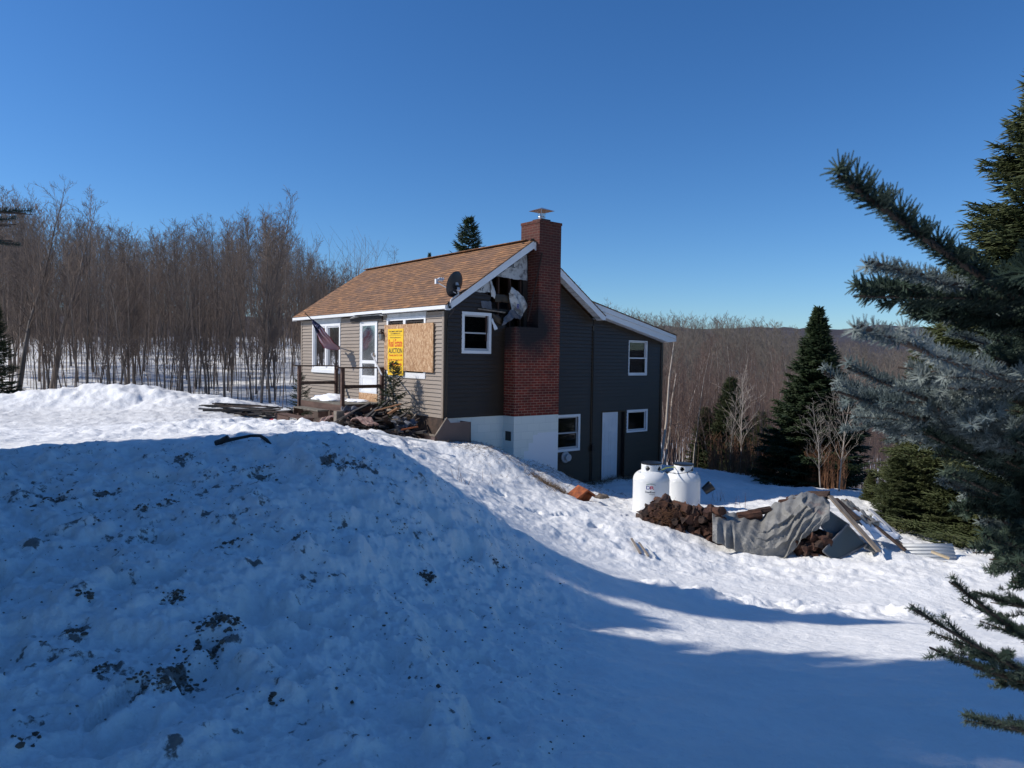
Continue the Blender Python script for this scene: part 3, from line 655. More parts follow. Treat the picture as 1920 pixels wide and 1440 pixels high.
# small gable end behind the left: closed by rake; windows
def boxf(mb, f, u0, u1, z0, z1, t0, t1): mb.prism([(u0, z0), (u1, z0), (u1, z1), (u0, z1)], f, t0, t1)
def ringf(mb, f, u0, u1, z0, z1, w_, t0, t1, wb=None, wt=None):
    wb = w_ if wb is None else wb; wt = w_ if wt is None else wt
    boxf(mb, f, u0, u0+w_, z0, z1, t0, t1); boxf(mb, f, u1-w_, u1, z0, z1, t0, t1)
    boxf(mb, f, u0+w_, u1-w_, z0, z0+wb, t0, t1-.001); boxf(mb, f, u0+w_, u1-w_, z1-wt, z1, t0, t1-.001)
def hung(f, u0, u1, z0, z1, trimw, glass='glass', sash='grey_plastic', curtain=False, inset=-.03, label=None, single=False, tw=.03):
    mb = MB(); ringf(mb, f, u0, u1, z0, z1, trimw, -.02, tw); fr = mb.build('window', M['trim'], house)
    if label: fr['label'] = label
    a0, a1, c0, c1 = u0+trimw, u1-trimw, z0+trimw, z1-trimw; zm = (c0+c1)/2
    if single:
        mb = MB(); ringf(mb, f, a0, a1, c0, c1, .035, inset-.03, inset+.02); mb.build('sash', M['trim'], fr)
        mb = MB(); boxf(mb, f, a0+.035, a1-.035, c0+.035, c1-.035, inset-.006, inset-.001); mb.build('pane', M[glass], fr)
    else:
        mb = MB(); ringf(mb, f, a0, a1, zm-.02, c1, .035, inset-.03, inset); mb.build('sash', M[sash], fr)
        mb = MB(); ringf(mb, f, a0, a1, c0, zm+.015, .035, inset-.005, inset+.028, wb=.055); mb.build('sash', M[sash], fr)
        mb = MB(); boxf(mb, f, a0+.035, a1-.035, zm+.015, c1-.035, inset-.02, inset-.015); mb.build('pane', M[glass], fr)
        mb = MB(); boxf(mb, f, a0+.035, a1-.035, c0+.055, zm-.02, inset+.005, inset+.01); mb.build('pane', M[glass], fr)
    if curtain:
        mb = MB(); n = 60
        Vv = []; 
        for k in range(n+1):
            u = a0+.03+(a1-a0-.2)*k/n; t = inset-.09+.018*math.sin(k*1.1)+.01*math.sin(k*2.7)
            Vv += [f(u, c0, t), f(u, c1, t)]
        mb.add(Vv, [(2*k, 2*k+2, 2*k+3, 2*k+1) for k in range(n)]); mb.build('curtain', M['curtain'], fr)
    return fr
hung(fG, .49, 1.398, 1.584, 2.613, .075, 'glass_open', label='double hung window with scorched white trim beside the chimney')
hung(fG, 3.36, 4.622, -1.104, -.07, .07, 'glass', inset=-.04)
hung(fG, 6.587, 7.538, -.716, -.029, .055, 'glass', single=True)
hung(fG, 6.62, 7.473, 1.009, 2.067, .028, 'glass_clear', curtain=True, sash='trim', tw=.02, label='curtained upstairs window with thin white frame')
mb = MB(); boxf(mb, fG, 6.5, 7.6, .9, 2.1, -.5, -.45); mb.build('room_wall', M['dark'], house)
# facade A windows
mb = MB(); ringf(mb, fA, lwU, lwL, 1.02, 2.46, .075, -.02, .035); um = (lwU+lwL)/2; boxf(mb, fA, um-.055, um+.055, 1.095, 2.385, -.02, .034)
boxf(mb, fA, lwU, lwL, .93, 1.019, -.02, .06); wl = mb.build('window', M['trim'], house)
mb = MB(); boxf(mb, fA, lwU, lwL, 2.461, 2.62, -.02, .02); mb.build('header_panel', M['trim_weathered'], wl)
for u0, u1 in ((lwU+.075, um-.055), (um+.055, lwL-.075)):
    mb = MB(); ringf(mb, fA, u0, u1, 1.095, 2.385, .04, -.06, .01); mb.build('sash', M['trim'], wl)
    mb = MB(); boxf(mb, fA, u0+.04, u1-.04, 1.135, 2.345, -.03, -.024); mb.build('pane', M['glass'], wl)
mb = MB(); zt_ = pb(790, 594)[1]; ringf(mb, fA, rwU, rwL, .93, zt_+.02, .08, -.02, .035, wb=.14); um = pb(760, 600)[0]; boxf(mb, fA, um-.06, um+.06, 1.06, zt_-.06, -.02, .034)
wr = mb.build('window', M['trim'], house); wr['label'] = 'boarded double window with broken panes showing above the board'
mb = MB(); boxf(mb, fA, rwU, rwL, zt_+.021, 2.62, -.02, .02); mb.build('header_panel', M['trim_weathered'], wr)
for u0, u1 in ((rwU+.08, um-.06), (um+.06, rwL-.08)):
    x = u0; mb = MB()
    while x < u1:
        w1 = random.uniform(.05, .16); mb.prism([(x, zt_-.06), (min(x+w1, u1), zt_-.06), (x+w1*random.uniform(.2, .8), zt_-.06-random.uniform(.03, .16))], fA, -.03, -.026); x += w1
    mb.build('broken_pane', M['glass_shard'], wr)
# storm door
mb = MB(); ringf(mb, fA, 3.316, 4.344, .43, 2.478, .065, -.03, .03, wb=.02); dA = mb.build('door', M['trim'], house); dA['label'] = 'white storm door with tall glass and grimy upper pane'
mb = MB(); ringf(mb, fA, 3.385, 4.275, .455, 2.41, .07, -.0, .022); boxf(mb, fA, 3.455, 4.205, 1.27, 1.36, 0, .021); boxf(mb, fA, 3.455, 4.205, .86, .93, 0, .021); boxf(mb, fA, 3.455, 4.205, .525, .86, 0, .012); mb.build('door_leaf', M['trim'], dA)
mb = MB(); boxf(mb, fA, 3.455, 4.205, 1.36, 2.34, .004, .009); mb.build('pane', M['glass_grimy'], dA)
mb = MB(); boxf(mb, fA, 3.455, 4.205, .93, 1.27, .004, .009); mb.build('pane', M['glass_grimy'], dA)
mb = MB(); mb.bar(fA(3.42, 1.45, .06), fA(3.42, 1.56, .06), .02, .03); boxf(mb, fA, 3.40, 3.44, 1.47, 1.5, .02, .06); mb.build('handle', M['black'], dA)
mb = MB(); boxf(mb, fA, 3.28, 4.38, .2, .428, -.01, .028); mb.build('threshold_patch', M['osb'], house)
# basement door
mb = MB(); u0, u1, z0, z1 = 5.513, 6.199, -2.077, -.061
mb.box(5.53, 6.5, .06, .07, -2.07, -.08); back = mb.build('door_recess', M['black'], house)
mb = MB(); boxf(mb, fG, u0+.012, u1, z0+.02, z1, -.03, .01); bd = mb.build('door', M['door_white'], house); bd['label'] = 'white panelled basement door standing ajar'
mb = MB()
for a0, a1 in ((.12, .32), (.40, .60)):
    for c0, c1 in ((.15, .75), (.85, 1.45), (1.58, 1.82)):
        ringf(mb, fG, u0+a0, u0+a1, z0+c0, z0+c1, .018, .01, .016)
mb.build('door_panel', M['door_white'], bd)
mb = MB(); ringf(mb, fG, 5.50, 6.53, -2.11, -.04, .028, -.02, .024, wb=.03); mb.build('door_frame', M['siding_dark'], house)
# vent hood, conduit, meter box
bb, zz = pa(1059, 857); rad = .13
mb = MB(); Mx = Matrix.Translation((bb, -.017, zz)) @ Matrix.Rotation(math.pi/2, 4, 'X')
mb.lathe([(.16, 0), (.16, .02), (.15, .035), (.10, .04), (.085, .04), (.085, .12), (.10, .13), (.10, .15), (.0001, .15)], 28, Mx); mb.build('vent_hood', M['grey_plastic'], house, True)
mb = MB(); cb_ = pa(1108, 850)[0]; mb.tube([(cb_, -.04, -1.05), (cb_+.01, -.045, -1.5), (cb_, -.04, -2.0), (cb_+.06, -.10, -2.12)], .014); mb.tube([(cb_+.0, -.04, -1.0), (cb_-.02, -.05, 2.3)], .008, 6)
mb.box(cb_-.05, cb_+.05, -.10, -.02, -1.15, -.98); mb.build('conduit', M['black'], house)
mb = MB(); mb.tube([HLl for HLl in [(.10, -.34, 2.72), (.06, -.05, 2.4), (.03, -.035, 1.2), (-.005, -.035, .02)]], .009, 6); mb.build('cable', M['black'], house)
mb = MB(); k1 = pa(868, 560, -OR)
# torn house wrap and siding around the burn
def sheet(pts, a0, name, m, th=.006, bulge=0., lean=0.):
    # pixels on plane a=a0, subdivided polygon grid, with crumple
    P = [pa(x, y, a0) for x, y in pts]; us = [p[0] for p in P]; zs = [p[1] for p in P]; n = 16
    mb = MB(); cx, cz = sum(us)/len(us), sum(zs)/len(zs); m_ = len(P)
    ring = []
    for i in range(m_):
        for s in range(6):
            t = s/6; ring.append((P[i][0]*(1-t)+P[(i+1) % m_][0]*t+random.uniform(-.012, .012), P[i][1]*(1-t)+P[(i+1) % m_][1]*t+random.uniform(-.012, .012)))
    V = []; K_ = 5; rn = len(ring)
    for side in (0, 1):
        for k in range(1, K_+1):
            for (u, z) in ring:
                r_ = k/K_; uu = cx+(u-cx)*r_; z_ = cz+(z-cz)*r_
                V.append((uu, a0-bulge*(1-r_*r_)+lean*(z_-cz)+.5*bulge*math.sin(uu*23+z_*17)+side*th, z_))
        V.append((cx, a0-bulge+side*th, cz))
    F = []; S = K_*rn+1
    for side in (0, 1):
        o = side*S
        for i in range(rn):
            j_ = (i+1) % rn
            F.append((o+S-1, o+i, o+j_) if side else (o+S-1, o+j_, o+i))
            for k in range(K_-1):
                q = (o+k*rn+i, o+(k+1)*rn+i, o+(k+1)*rn+j_, o+k*rn+j_); F.append(q if side else q[::-1])
    for i in range(rn): j_ = (i+1) % rn; F.append(((K_-1)*rn+i, (K_-1)*rn+j_, S+(K_-1)*rn+j_, S+(K_-1)*rn+i))
    mb.add(V, F); return mb.build(name, M[m], house, True)
def c7(*p): return [(820+x/7.2, 440+y/7.2) for x, y in p]
w1 = sheet(c7((480, 775), (600, 680), (715, 610), (725, 780)), -.008, 'house_wrap', 'wrap')
w2 = sheet(c7((800, 560), (1000, 420), (1205, 270), (1218, 620), (1030, 600), (900, 580)), -.012, 'house_wrap', 'wrap')
w3 = sheet(c7((985, 700), (1150, 840), (1225, 940), (1190, 1040), (1140, 1120), (1010, 1040), (960, 800)), -.10, 'house_wrap', 'wrap', bulge=.05, lean=-.15); w3['label'] = 'hanging torn sheet of house wrap'
sheet(c7((1000, 1010), (1060, 1040), (1150, 1110), (1130, 1150), (1010, 1110), (960, 1180), (880, 1225), (885, 1150)), -.13, 'wrap_scrap', 'wrap_dark', bulge=.06)
sheet(c7((715, 620), (740, 620), (790, 780), (780, 860), (730, 830)), -.05, 'house_wrap', 'wrap', bulge=.03)
sheet(c7((590, 898), (725, 898), (735, 1005), (600, 990)), -.035, 'siding_scrap', 'wrap_dark', bulge=.005)
sheet(c7((775, 800), (1015, 820), (1020, 925), (785, 905)), -.05, 'siding_scrap', 'siding_dark', bulge=.01)
sheet(c7((728, 1150), (745, 1130), (812, 1270), (775, 1290)), -.06, 'siding_scrap', 'trim', bulge=.005)
sheet(c7((740, 1060), (870, 1110), (885, 1150), (860, 1210), (760, 1160)), -.05, 'siding_scrap', 'siding_dark', bulge=.02)
mb = MB(); q0 = pa(820+550/7.2, 440+1000/7.2, -.05); q1 = pa(820+915/7.2, 440+1052/7.2, -.05); mb.bar((q0[0], -.05, q0[1]), (q1[0], -.05, q1[1]), .03, .035); mb.build('burnt_batten', M['plank'], house)

# ------------------------------------------------------------------ lettering
def text_mesh(body, height_, width=None, cond=1.0, extrude=.0):
    cu = bpy.data.curves.new('t', 'FONT'); cu.body = body; cu.size = 1; cu.align_x = 'CENTER'; cu.extrude = extrude; cu.offset = .012; cu.resolution_u = 3
    ob = bpy.data.objects.new('t', cu); col.objects.link(ob); dg = bpy.context.evaluated_depsgraph_get(); me = bpy.data.meshes.new_from_object(ob.evaluated_get(dg))
    V = np.array([v.co[:] for v in me.vertices]); F = [tuple(p.vertices) for p in me.polygons]
    bpy.data.objects.remove(ob); bpy.data.curves.remove(cu); bpy.data.meshes.remove(me)
    V[:, 1] -= V[:, 1].min(); V[:, 1] *= height_/V[:, 1].max(); w0 = V[:, 0].max()-V[:, 0].min(); V[:, 0] -= (V[:, 0].max()+V[:, 0].min())/2
    V[:, 0] *= (width/w0) if width else height_*cond
    return V, F
def letters(lines, f, parent, name, m, t):
    for body, uc, zc, h, wd in lines:
        Vt, Ft = text_mesh(body, h, wd); mb = MB()
        mb.add([f(uc-v[0], zc+v[1], t) if f is fA else f(uc+v[0], zc+v[1], t) for v in Vt], Ft); mb.build(name, m, parent)
# plywood board and auction sign on it
T0, T1 = .055, .07
bu0, bu1, bz0, bz1 = .409, 2.83, 1.102, 2.326
bt = thing('plywood_board', 'large strand board screwed over the broken front window', 'board', HL(0, 0), YAW)
mb = MB(); bl_ = pb(725, 609.5, -T1); mb.prism([(bu0, bz0), (bu1, bz0+.02), (bu1, bz1+.0), (bu0, bz1)], fA, T0-.02, T1); mb.build('panel', M['osb'], bt)
for u in (bu0+.06, (bu0+bu1)/2, bu1-.06):
    for z in (bz0+.06, bz1-.06): mb = MB(); boxf(mb, fA, u-.008, u+.008, z-.008, z+.008, T1, T1+.003); mb.build('screw_head', M['black'], bt)
sg = thing('auction_sign', 'yellow real estate auction sign with red and black lettering', 'sign', HL(0, 0), YAW)
su0, sz1 = pb(757, 616, -T1); su1, _ = pb(728, 617, -T1); _, sz0 = pb(757, 704.5, -T1)
su0 += .0; mb = MB(); boxf(mb, fA, su0, su1, sz0, sz1, T1+.002, T1+.01); mb.build('sign_panel', M['yellow'], sg)
uc = (su0+su1)/2; W_ = su1-su0; Hs = sz1-sz0; TT = T1+.0125
zf_ = lambda r_: sz1-Hs*r_
letters([('THOMAS HIRCHAK', uc, zf_(.072), Hs*.034, W_*.88), ('COMPANY', uc, zf_(.118), Hs*.030, W_*.64), ('Foreclosure', uc, zf_(.20), Hs*.030, W_*.66)], fA, sg, 'lettering', M['sign_black'], TT)
letters([('Real Estate', uc, zf_(.385), Hs*.16, W_*.88), ('Thursday, April 23, 11 AM', uc, zf_(.60), Hs*.055, W_*.84), ('Open House: April 8', uc, zf_(.695), Hs*.05, W_*.88), ('1 PM to 3 PM', uc, zf_(.79), Hs*.05, W_*.8)], fA, sg, 'lettering', M['sign_red'], TT)
letters([('AUCTION', uc, zf_(.525), Hs*.11, W_*.88), ('800-634-7653', uc, zf_(.875), Hs*.05, W_*.84), ('THCAuction.com', uc, zf_(.955), Hs*.05, W_*.88)], fA, sg, 'lettering', M['sign_black'], TT)
mb = MB(); boxf(mb, fA, su0+.05, su1-.05, zf_(.142), zf_(.138), TT-.001, TT); mb.build('rule_line', M['sign_black'], sg)
# letters on the torn wrap
R1 = pa(820+1090/7.2, 440+975/7.2, -.17); 
letters([('R', R1[0], R1[1]-.06, .13, .10)], lambda u, z, t: (u, -t-(z-R1[1])*.15, z), house, 'wrap_lettering', M['logo_blue'], .185)
R2 = pa(820+1010/7.2, 440+430/7.2, -.012); letters([('AL', R2[0], R2[1]-.03, .11, .2)], fG, house, 'wrap_lettering', M['sign_black'], .02)
R3 = pa(820+590/7.2, 440+740/7.2, -.01); letters([('AY', R3[0], R3[1]-.03, .09, .18)], fG, house, 'wrap_lettering', M['sign_black'], .015)

# leaning batten on the chimney
q0 = pa(1017, 474, -CD-.03); q1 = pa(989, 603, -.40)
lb_ = MB().bar((q0[0], -CD-.03, q0[1]), (q1[0], -.40, q1[1]), .035, .02).build('wooden_batten', M['stud'], None, loc=HL(0, 0), rot=(0, 0, YAW)); tag(lb_, 'thin brown batten leaning against the brick chimney', 'batten')
# satellite dish
dsh = thing('satellite_dish', 'dark grey satellite dish with its arm reaching over the shingle roof', 'satellite dish', HL(0, 0), YAW)
dc = pa(855, 534, -.34); C_ = Vector((dc[0], -.34, dc[1]))
aim = (Vector((-.22, .90, .30))).normalized()     # dish looks over the roof to the left
qd = aim.to_track_quat('Z', 'Y').to_matrix().to_4x4(); Md = Matrix.Translation(C_) @ qd
mb = MB(); prof = [(.0001, 0.0), (.08, .004), (.16, .015), (.24, .034), (.29, .05), (.295, .055), (.28, .052), (.22, .034), (.15, .018), (.07, .009), (.0001, .006)]
Vd = [(r_*math.cos(2*math.pi*k/40)*.92, r_*math.sin(2*math.pi*k/40)*1.08, z) for r_, z in prof for k in range(40)]
mb.add([tuple(Md @ Vector(v)) for v in Vd], [(i*40+k, i*40+(k+1) % 40, (i+1)*40+(k+1) % 40, (i+1)*40+k) for i in range(10) for k in range(40)]); mb.build('dish', M['dish'], dsh, True)
ft = pa(843, 574, -OR-.03); Ft_ = Vector((ft[0], -OR-.03, ft[1])); bk = C_-aim*.05
el_ = Vector((dc[0]+.03, -.36, dc[1]-.22))
mb = MB(); mb.tube([Ft_, Ft_+Vector((.05, -.0, .16)), el_+Vector((.03, 0, 0)), bk], .022, 10); mb.bar(bk+Vector((0, .05, .06)), bk+Vector((0, -.05, -.12)), .07, .05); mb.build('mast', M['grey_plastic'], dsh, True)
mb = MB(); mb.bar(bk, bk-Vector((0, 0, .10)), .08, .08); mb.bar(Ft_-Vector((0, .02, .05)), Ft_+Vector((0, .02, .1)), .07, .02); mb.build('bracket', M['black'], dsh)
hd = pa(817, 528, -.34); tip = Vector((hd[0], -.02, hd[1])); st = el_+Vector((-.02, .03, .02)); hp = pa(817, 530, -.05); tip = C_+aim*.50+Vector((-.14, 0, -.07))
mb = MB(); mb.bar(st, tip, .03, .022); mb.build('arm', M['grey_plastic'], dsh)
mb = MB()
for k in range(3):
    p = tip+Vector((.035+.055*k, 0, .045)); mb.lathe([(.03, 0), (.032, .05), (.02, .06), (.02, .09)], 12, Matrix.Translation(p) @ Matrix.Rotation(.9, 4, 'Y'))
mb.box(tip.x-.03, tip.x+.02, tip.y-.03, tip.y+.03, tip.z-.05, tip.z+.07); mb.build('receiver', M['trim'], dsh)

# flag
fl = thing('flag', 'faded striped flag hanging from an angled pole beside the left front window', 'flag', HL(0, 0), YAW)
fb = pb(638.5, 653, 0); tipd = pb(571.7, 586.7, -1.15); P0 = Vector((0, fb[0], fb[1])); P1 = Vector((-1.15, tipd[0], tipd[1]))
mb = MB(); mb.tube([P0, P1], .013, 8); mb.build('pole', M['black'], fl, True)
mb = MB(); mb.bar(P0+Vector((.0, 0, -.06)), P0+Vector((0, 0, .06)), .05, .03); mb.tube([P0, P0+(P1-P0)*.08], .022, 8); mb.build('bracket', M['black'], fl)
mb = MB(); mb.lathe([(.0001, -.03), (.02, -.02), (.026, 0), (.02, .02), (.0001, .03)], 10, Matrix.Translation(P1)); mb.build('finial', M['plank_new'], fl)
# cloth: hoist along the pole from near the tip, hanging limp towards the bracket
nu, nv = 44, 39; pd = (P1-P0)
Vf = []; Fi = []; mi = []
def fpix(x, y, off): p = pb(x, y, off); return Vector((off, p[0], p[1]))
# corners of the limp flag seen in the photograph (hoist = upper left, fly = lower right)
for i in range(nu+1):
    s = i/nu
    # left/lower edge and right/upper edge of the hanging cloth
    def curve(pts, s):
        k = s*(len(pts)-1); j = min(int(k), len(pts)-2); t = k-j; return pts[j].lerp(pts[j+1], t)
    up = curve([fpix(584, 598, -.93), fpix(598, 607, -.82), fpix(612, 625, -.62), fpix(625, 641, -.38), fpix(638, 654, -.12)], s)
    lo = curve([fpix(586, 606, -.95), fpix(592, 622, -.93), fpix(598, 638, -.86), fpix(606, 652, -.72), fpix(632, 657.5, -.36)], s)
    for k in range(nv+1):
        t = k/nv; p = up.lerp(lo, t); w_ = math.sin(math.pi*min(1, s*1.2+.1))
        p = p+Vector((.05*math.sin(t*13+s*3)*w_, .07*math.sin(t*13+s*3)*w_, .012*math.sin(s*22+t*5)-.05*math.sin(math.pi*t)*w_)); Vf.append(p)
for i in range(nu):
    for k in range(nv):
        Fi.append((i*(nv+1)+k, (i+1)*(nv+1)+k, (i+1)*(nv+1)+k+1, i*(nv+1)+k+1))
        star = i < nu*.30
        if star: mi.append(1 if (i % 3 == 1 and k % 5 == (2 if i % 6 == 1 else 4)) else 2)
        else: mi.append(0 if (k//3) % 2 == 0 else 1)
mf = [mottled('flag red', (.30, .012, .03), (.38, .02, .04), 4, .8), mottled('flag white', (.55, .50, .52), (.68, .64, .65), 4, .8), mottled('flag navy', (.008, .012, .05), (.015, .02, .08), 4, .8)]
me = new_mesh('flag_cloth', Vf, Fi, None, True, mats=mf, midx=mi); fo = link('cloth', me, fl)
sm = fo.modifiers.new('solid', 'SOLIDIFY'); sm.thickness = .004

# wall lantern
wl_ = thing('wall_lantern', 'weathered brass lantern on the siding right of the front door', 'lantern', HL(0, 0), YAW)
lu, lz = pb(716, 628, -.1)
mb = MB(); boxf(mb, fA, lu-.05, lu+.05, lz-.16, lz+.16, .016, .03); mb.bar(fA(lu, lz+.1, .03), fA(lu, lz+.16, .12), .02, .02); mb.build('bracket', M['plank_dark'], wl_)
mb = MB(); mb.lathe([(.05, -.13), (.075, .03), (.09, .04), (.03, .12), (.012, .16)], 6, Matrix.Translation(fA(lu, lz, .12))); mb.build('lamp_body', M['plank_dark'], wl_)
mb = MB(); mb.lathe([(.055, -.12), (.078, .03)], 6, Matrix.Translation(fA(lu, lz-.005, .12))); mb.build('pane', M['glass_shard'], wl_)
mb = MB(); boxf(mb, fA, lu-.28, lu-.16, lz-.2, lz-.02, .014, .06); ob = mb.build('mailbox', M['siding_dark'], None, loc=HL(0, 0), rot=(0, 0, YAW)); tag(ob, 'small dark box on the siding between lantern and board', 'box')

# deck
a_far = 5.72; a_near = pb(722, 740)[0]; zf0 = .20; bf = -1.22
a_near = max(2.7, a_near)
dk = thing('porch', 'small weathered brown wooden porch with railings and steps at the front door', 'porch', HL(0, 0), YAW)
mb = MB(); nb = 11
for k in range(nb):
    y0 = a_near+(a_far-a_near)*k/nb; mb.box(bf-.02, -.03, y0+.004, y0+(a_far-a_near)/nb-.004, zf0-.03, zf0)
mb.build('deck_floor', M['deckfloor'], dk)
mb = MB(); mb.box(bf-.03, bf, a_near, a_far, zf0-.2, zf0-.031); mb.build('skirt_board', M['deckwood'], dk)
mb = MB(); mb.box(bf, -.03, a_near-.02, a_near+.018, zf0-.22, zf0-.031); mb.box(bf, -.03, a_far-.018, a_far+.02, zf0-.22, zf0-.031); mb.build('skirt_board', M['deckwood'], dk)
mb = MB(); mb.box(bf+.05, -.05, a_near+.05, a_near+.07, -.55, zf0-.21); mb.box(bf+.03, bf+.05, a_near+.05, a_near+.9, -.55, zf0-.2); mb.build('under_panel', M['deckwood'], dk)
zr = .95
for (bx, ay, zb_, zt_) in ((bf-.04, a_near, -.1, zf0+zr), (bf-.04, a_far, -.6, zf0+zr), (-.10, a_near, -.3, zf0+zr), (-.10, a_far, zf0, zf0+zr)):
    MB().box(bx-.045, bx+.045, ay-.045, ay+.045, zb_, zt_).build('railing_post', M['deckwood'], dk, bevel=.004)
for ay, n_ in ((a_near, 1), (a_far, 1)):
    MB().box(bf-.2, -.02, ay-.05, ay+.05, zf0+zr, zf0+zr+.035).build('handrail', M['plank_dark'], dk)
    MB().box(bf-.0, -.055, ay-.02, ay+.02, zf0+.42, zf0+.51).build('rail', M['plank_dark'], dk)
mb = MB()
for k in range(10): mb.bar((-.17, a_far-.04, zf0+.05+.09*k), (-.05, a_far-.04, zf0+.13+.09*k), .012, .012)
mb.build('lattice', M['plank_dark'], dk)
for k, (b0, zt_, y0, y1) in enumerate([(bf-.34, zf0-.20, 3.75, a_far-.25), (bf-.68, zf0-.42, 3.95, a_far+.15)]):
    mb = MB(); mb.box(b0, b0+.33, y0, y1, zt_-.035, zt_); mb.build('step', M['deckwood'] if k else M['deckfloor'], dk)
    mb = MB(); mb.box(b0+.02, b0+.045, y0+(0 if k == 0 else 1.0), y0+.04+(0 if k == 0 else 1.0), zt_-.2, zt_-.036); mb.box(b0+.02, b0+.3, y1-.04, y1, zt_-.2, zt_-.036); mb.box(b0+.02, b0+.3, y0, y0+.04, zt_-.2, zt_-.036)
    if k: mb.box(b0-.0, b0+.02, y1-.95, y1+.1, zt_-.2, zt_+.001)
    mb.build('step_riser', M['deckwood'], dk)
# snow heap on the deck
def blob(name, m, loc, size, seed, amp=.25, n=20, flat=.0, label=None, cat=None, group=None, kind=None, parent=None, rot=0, sub=None):
    V = []; F = []; r_ = np.random.default_rng(seed); ph = r_.uniform(0, 6, 9)
    for i in range(n+1):
        la_ = math.pi*i/n
        for k in range(2*n):
            lo_ = math.pi*k/n; d = Vector((math.sin(la_)*math.cos(lo_), math.sin(la_)*math.sin(lo_), math.cos(la_)))
            q = 1+amp*(math.sin(3*d.x+ph[0])*math.sin(4*d.y+ph[1])+.6*math.sin(7*d.z+ph[2]+3*d.x)*math.sin(6*d.y+ph[3])+.35*math.sin(13*d.x+ph[4])*math.sin(12*d.z+ph[5])+.3*math.sin(17*d.y+ph[6]))
            V.append((d.x*q*size[0], d.y*q*size[1], max(d.z*q, -.35)*size[2]))
    for i in range(n):
        for k in range(2*n): F.append((i*2*n+k, (i+1)*2*n+k, (i+1)*2*n+(k+1) % (2*n), i*2*n+(k+1) % (2*n)))
    o = link(name, new_mesh(name, V, F, M[m], True), parent, loc, (0, 0, rot))
    if label or kind: tag(o, label, cat, group, kind)
    return o
blob('snow_heap', 'snow_plain', HL(-.65, 4.85, zf0+.0), (.42, .75, .15), 3, .18, label='leftover snow heap on the porch floor', cat='snow', rot=YAW)
blob('snow_heap', 'snow_plain', HL(-.35, 3.9, zf0+.0), (.25, .45, .06), 4, .18, label='thin snow patch before the storm door', cat='snow', rot=YAW)
sv = MB(); p0 = pb(699, 667, -.45); p1 = pb(716, 703, -.75); sv.tube([(-.45, p0[0], p0[1]), (-.75, p1[0], p1[1])], .022, 8); sv.lathe([(.03, 0), (.045, .05), (.03, .1)], 10, Matrix.Translation((-.45, p0[0], p0[1]-.02)))
ob = sv.build('metal_pole', M['grey_plastic'], None, True, loc=HL(0, 0), rot=(0, 0, YAW)); tag(ob, 'thin grey pole leaning across the porch rail in front of the door', 'pole')

# ------------------------------------------------------------------ bulkhead at the corner
bk_ = thing('bulkhead', 'brown metal cellar hatch frame at the corner of the house', 'cellar hatch', HL(0, 0), YAW)
AB = -.42
pts = [pa(x, y, AB) for x, y in ((816, 817), (838, 783), (845, 793), (883, 791), (883, 850), (845, 846), (826, 836))]
mb = MB(); mb.prism([(u, z) for u, z in pts[::-1]], fG, -AB-.03, -AB); zlow = min(z for u, z in pts)
mb.box(pts[3][0]-.03, pts[3][0], AB, -.01, zlow-.1, pts[3][1]-.005); mb.build('side_panel', M['brown_metal'], bk_)
mb = MB(); (u0, z0), (u1, z1) = pts[0], pts[1]
mb.bar((u0, AB, z0), (u0, .95, z0), .03, .05); mb.bar((u0, .95, z0), (u1, .95, z1), .03, .05, (0, 1, 0)); mb.bar((u0-.01, AB-.015, z0), (u1-.01, AB-.015, z1), .02, .04, (0, 1, 0)); mb.build('rim', M['plank'], bk_)
mb = MB(); mb.box(u0+.02, u1, AB+.03, .93, z0-.35, z0-.12); mb.box(u0, u0+.03, AB+.02, .95, z0-.5, z0-.02); mb.build('well', M['brown_metal'], bk_)

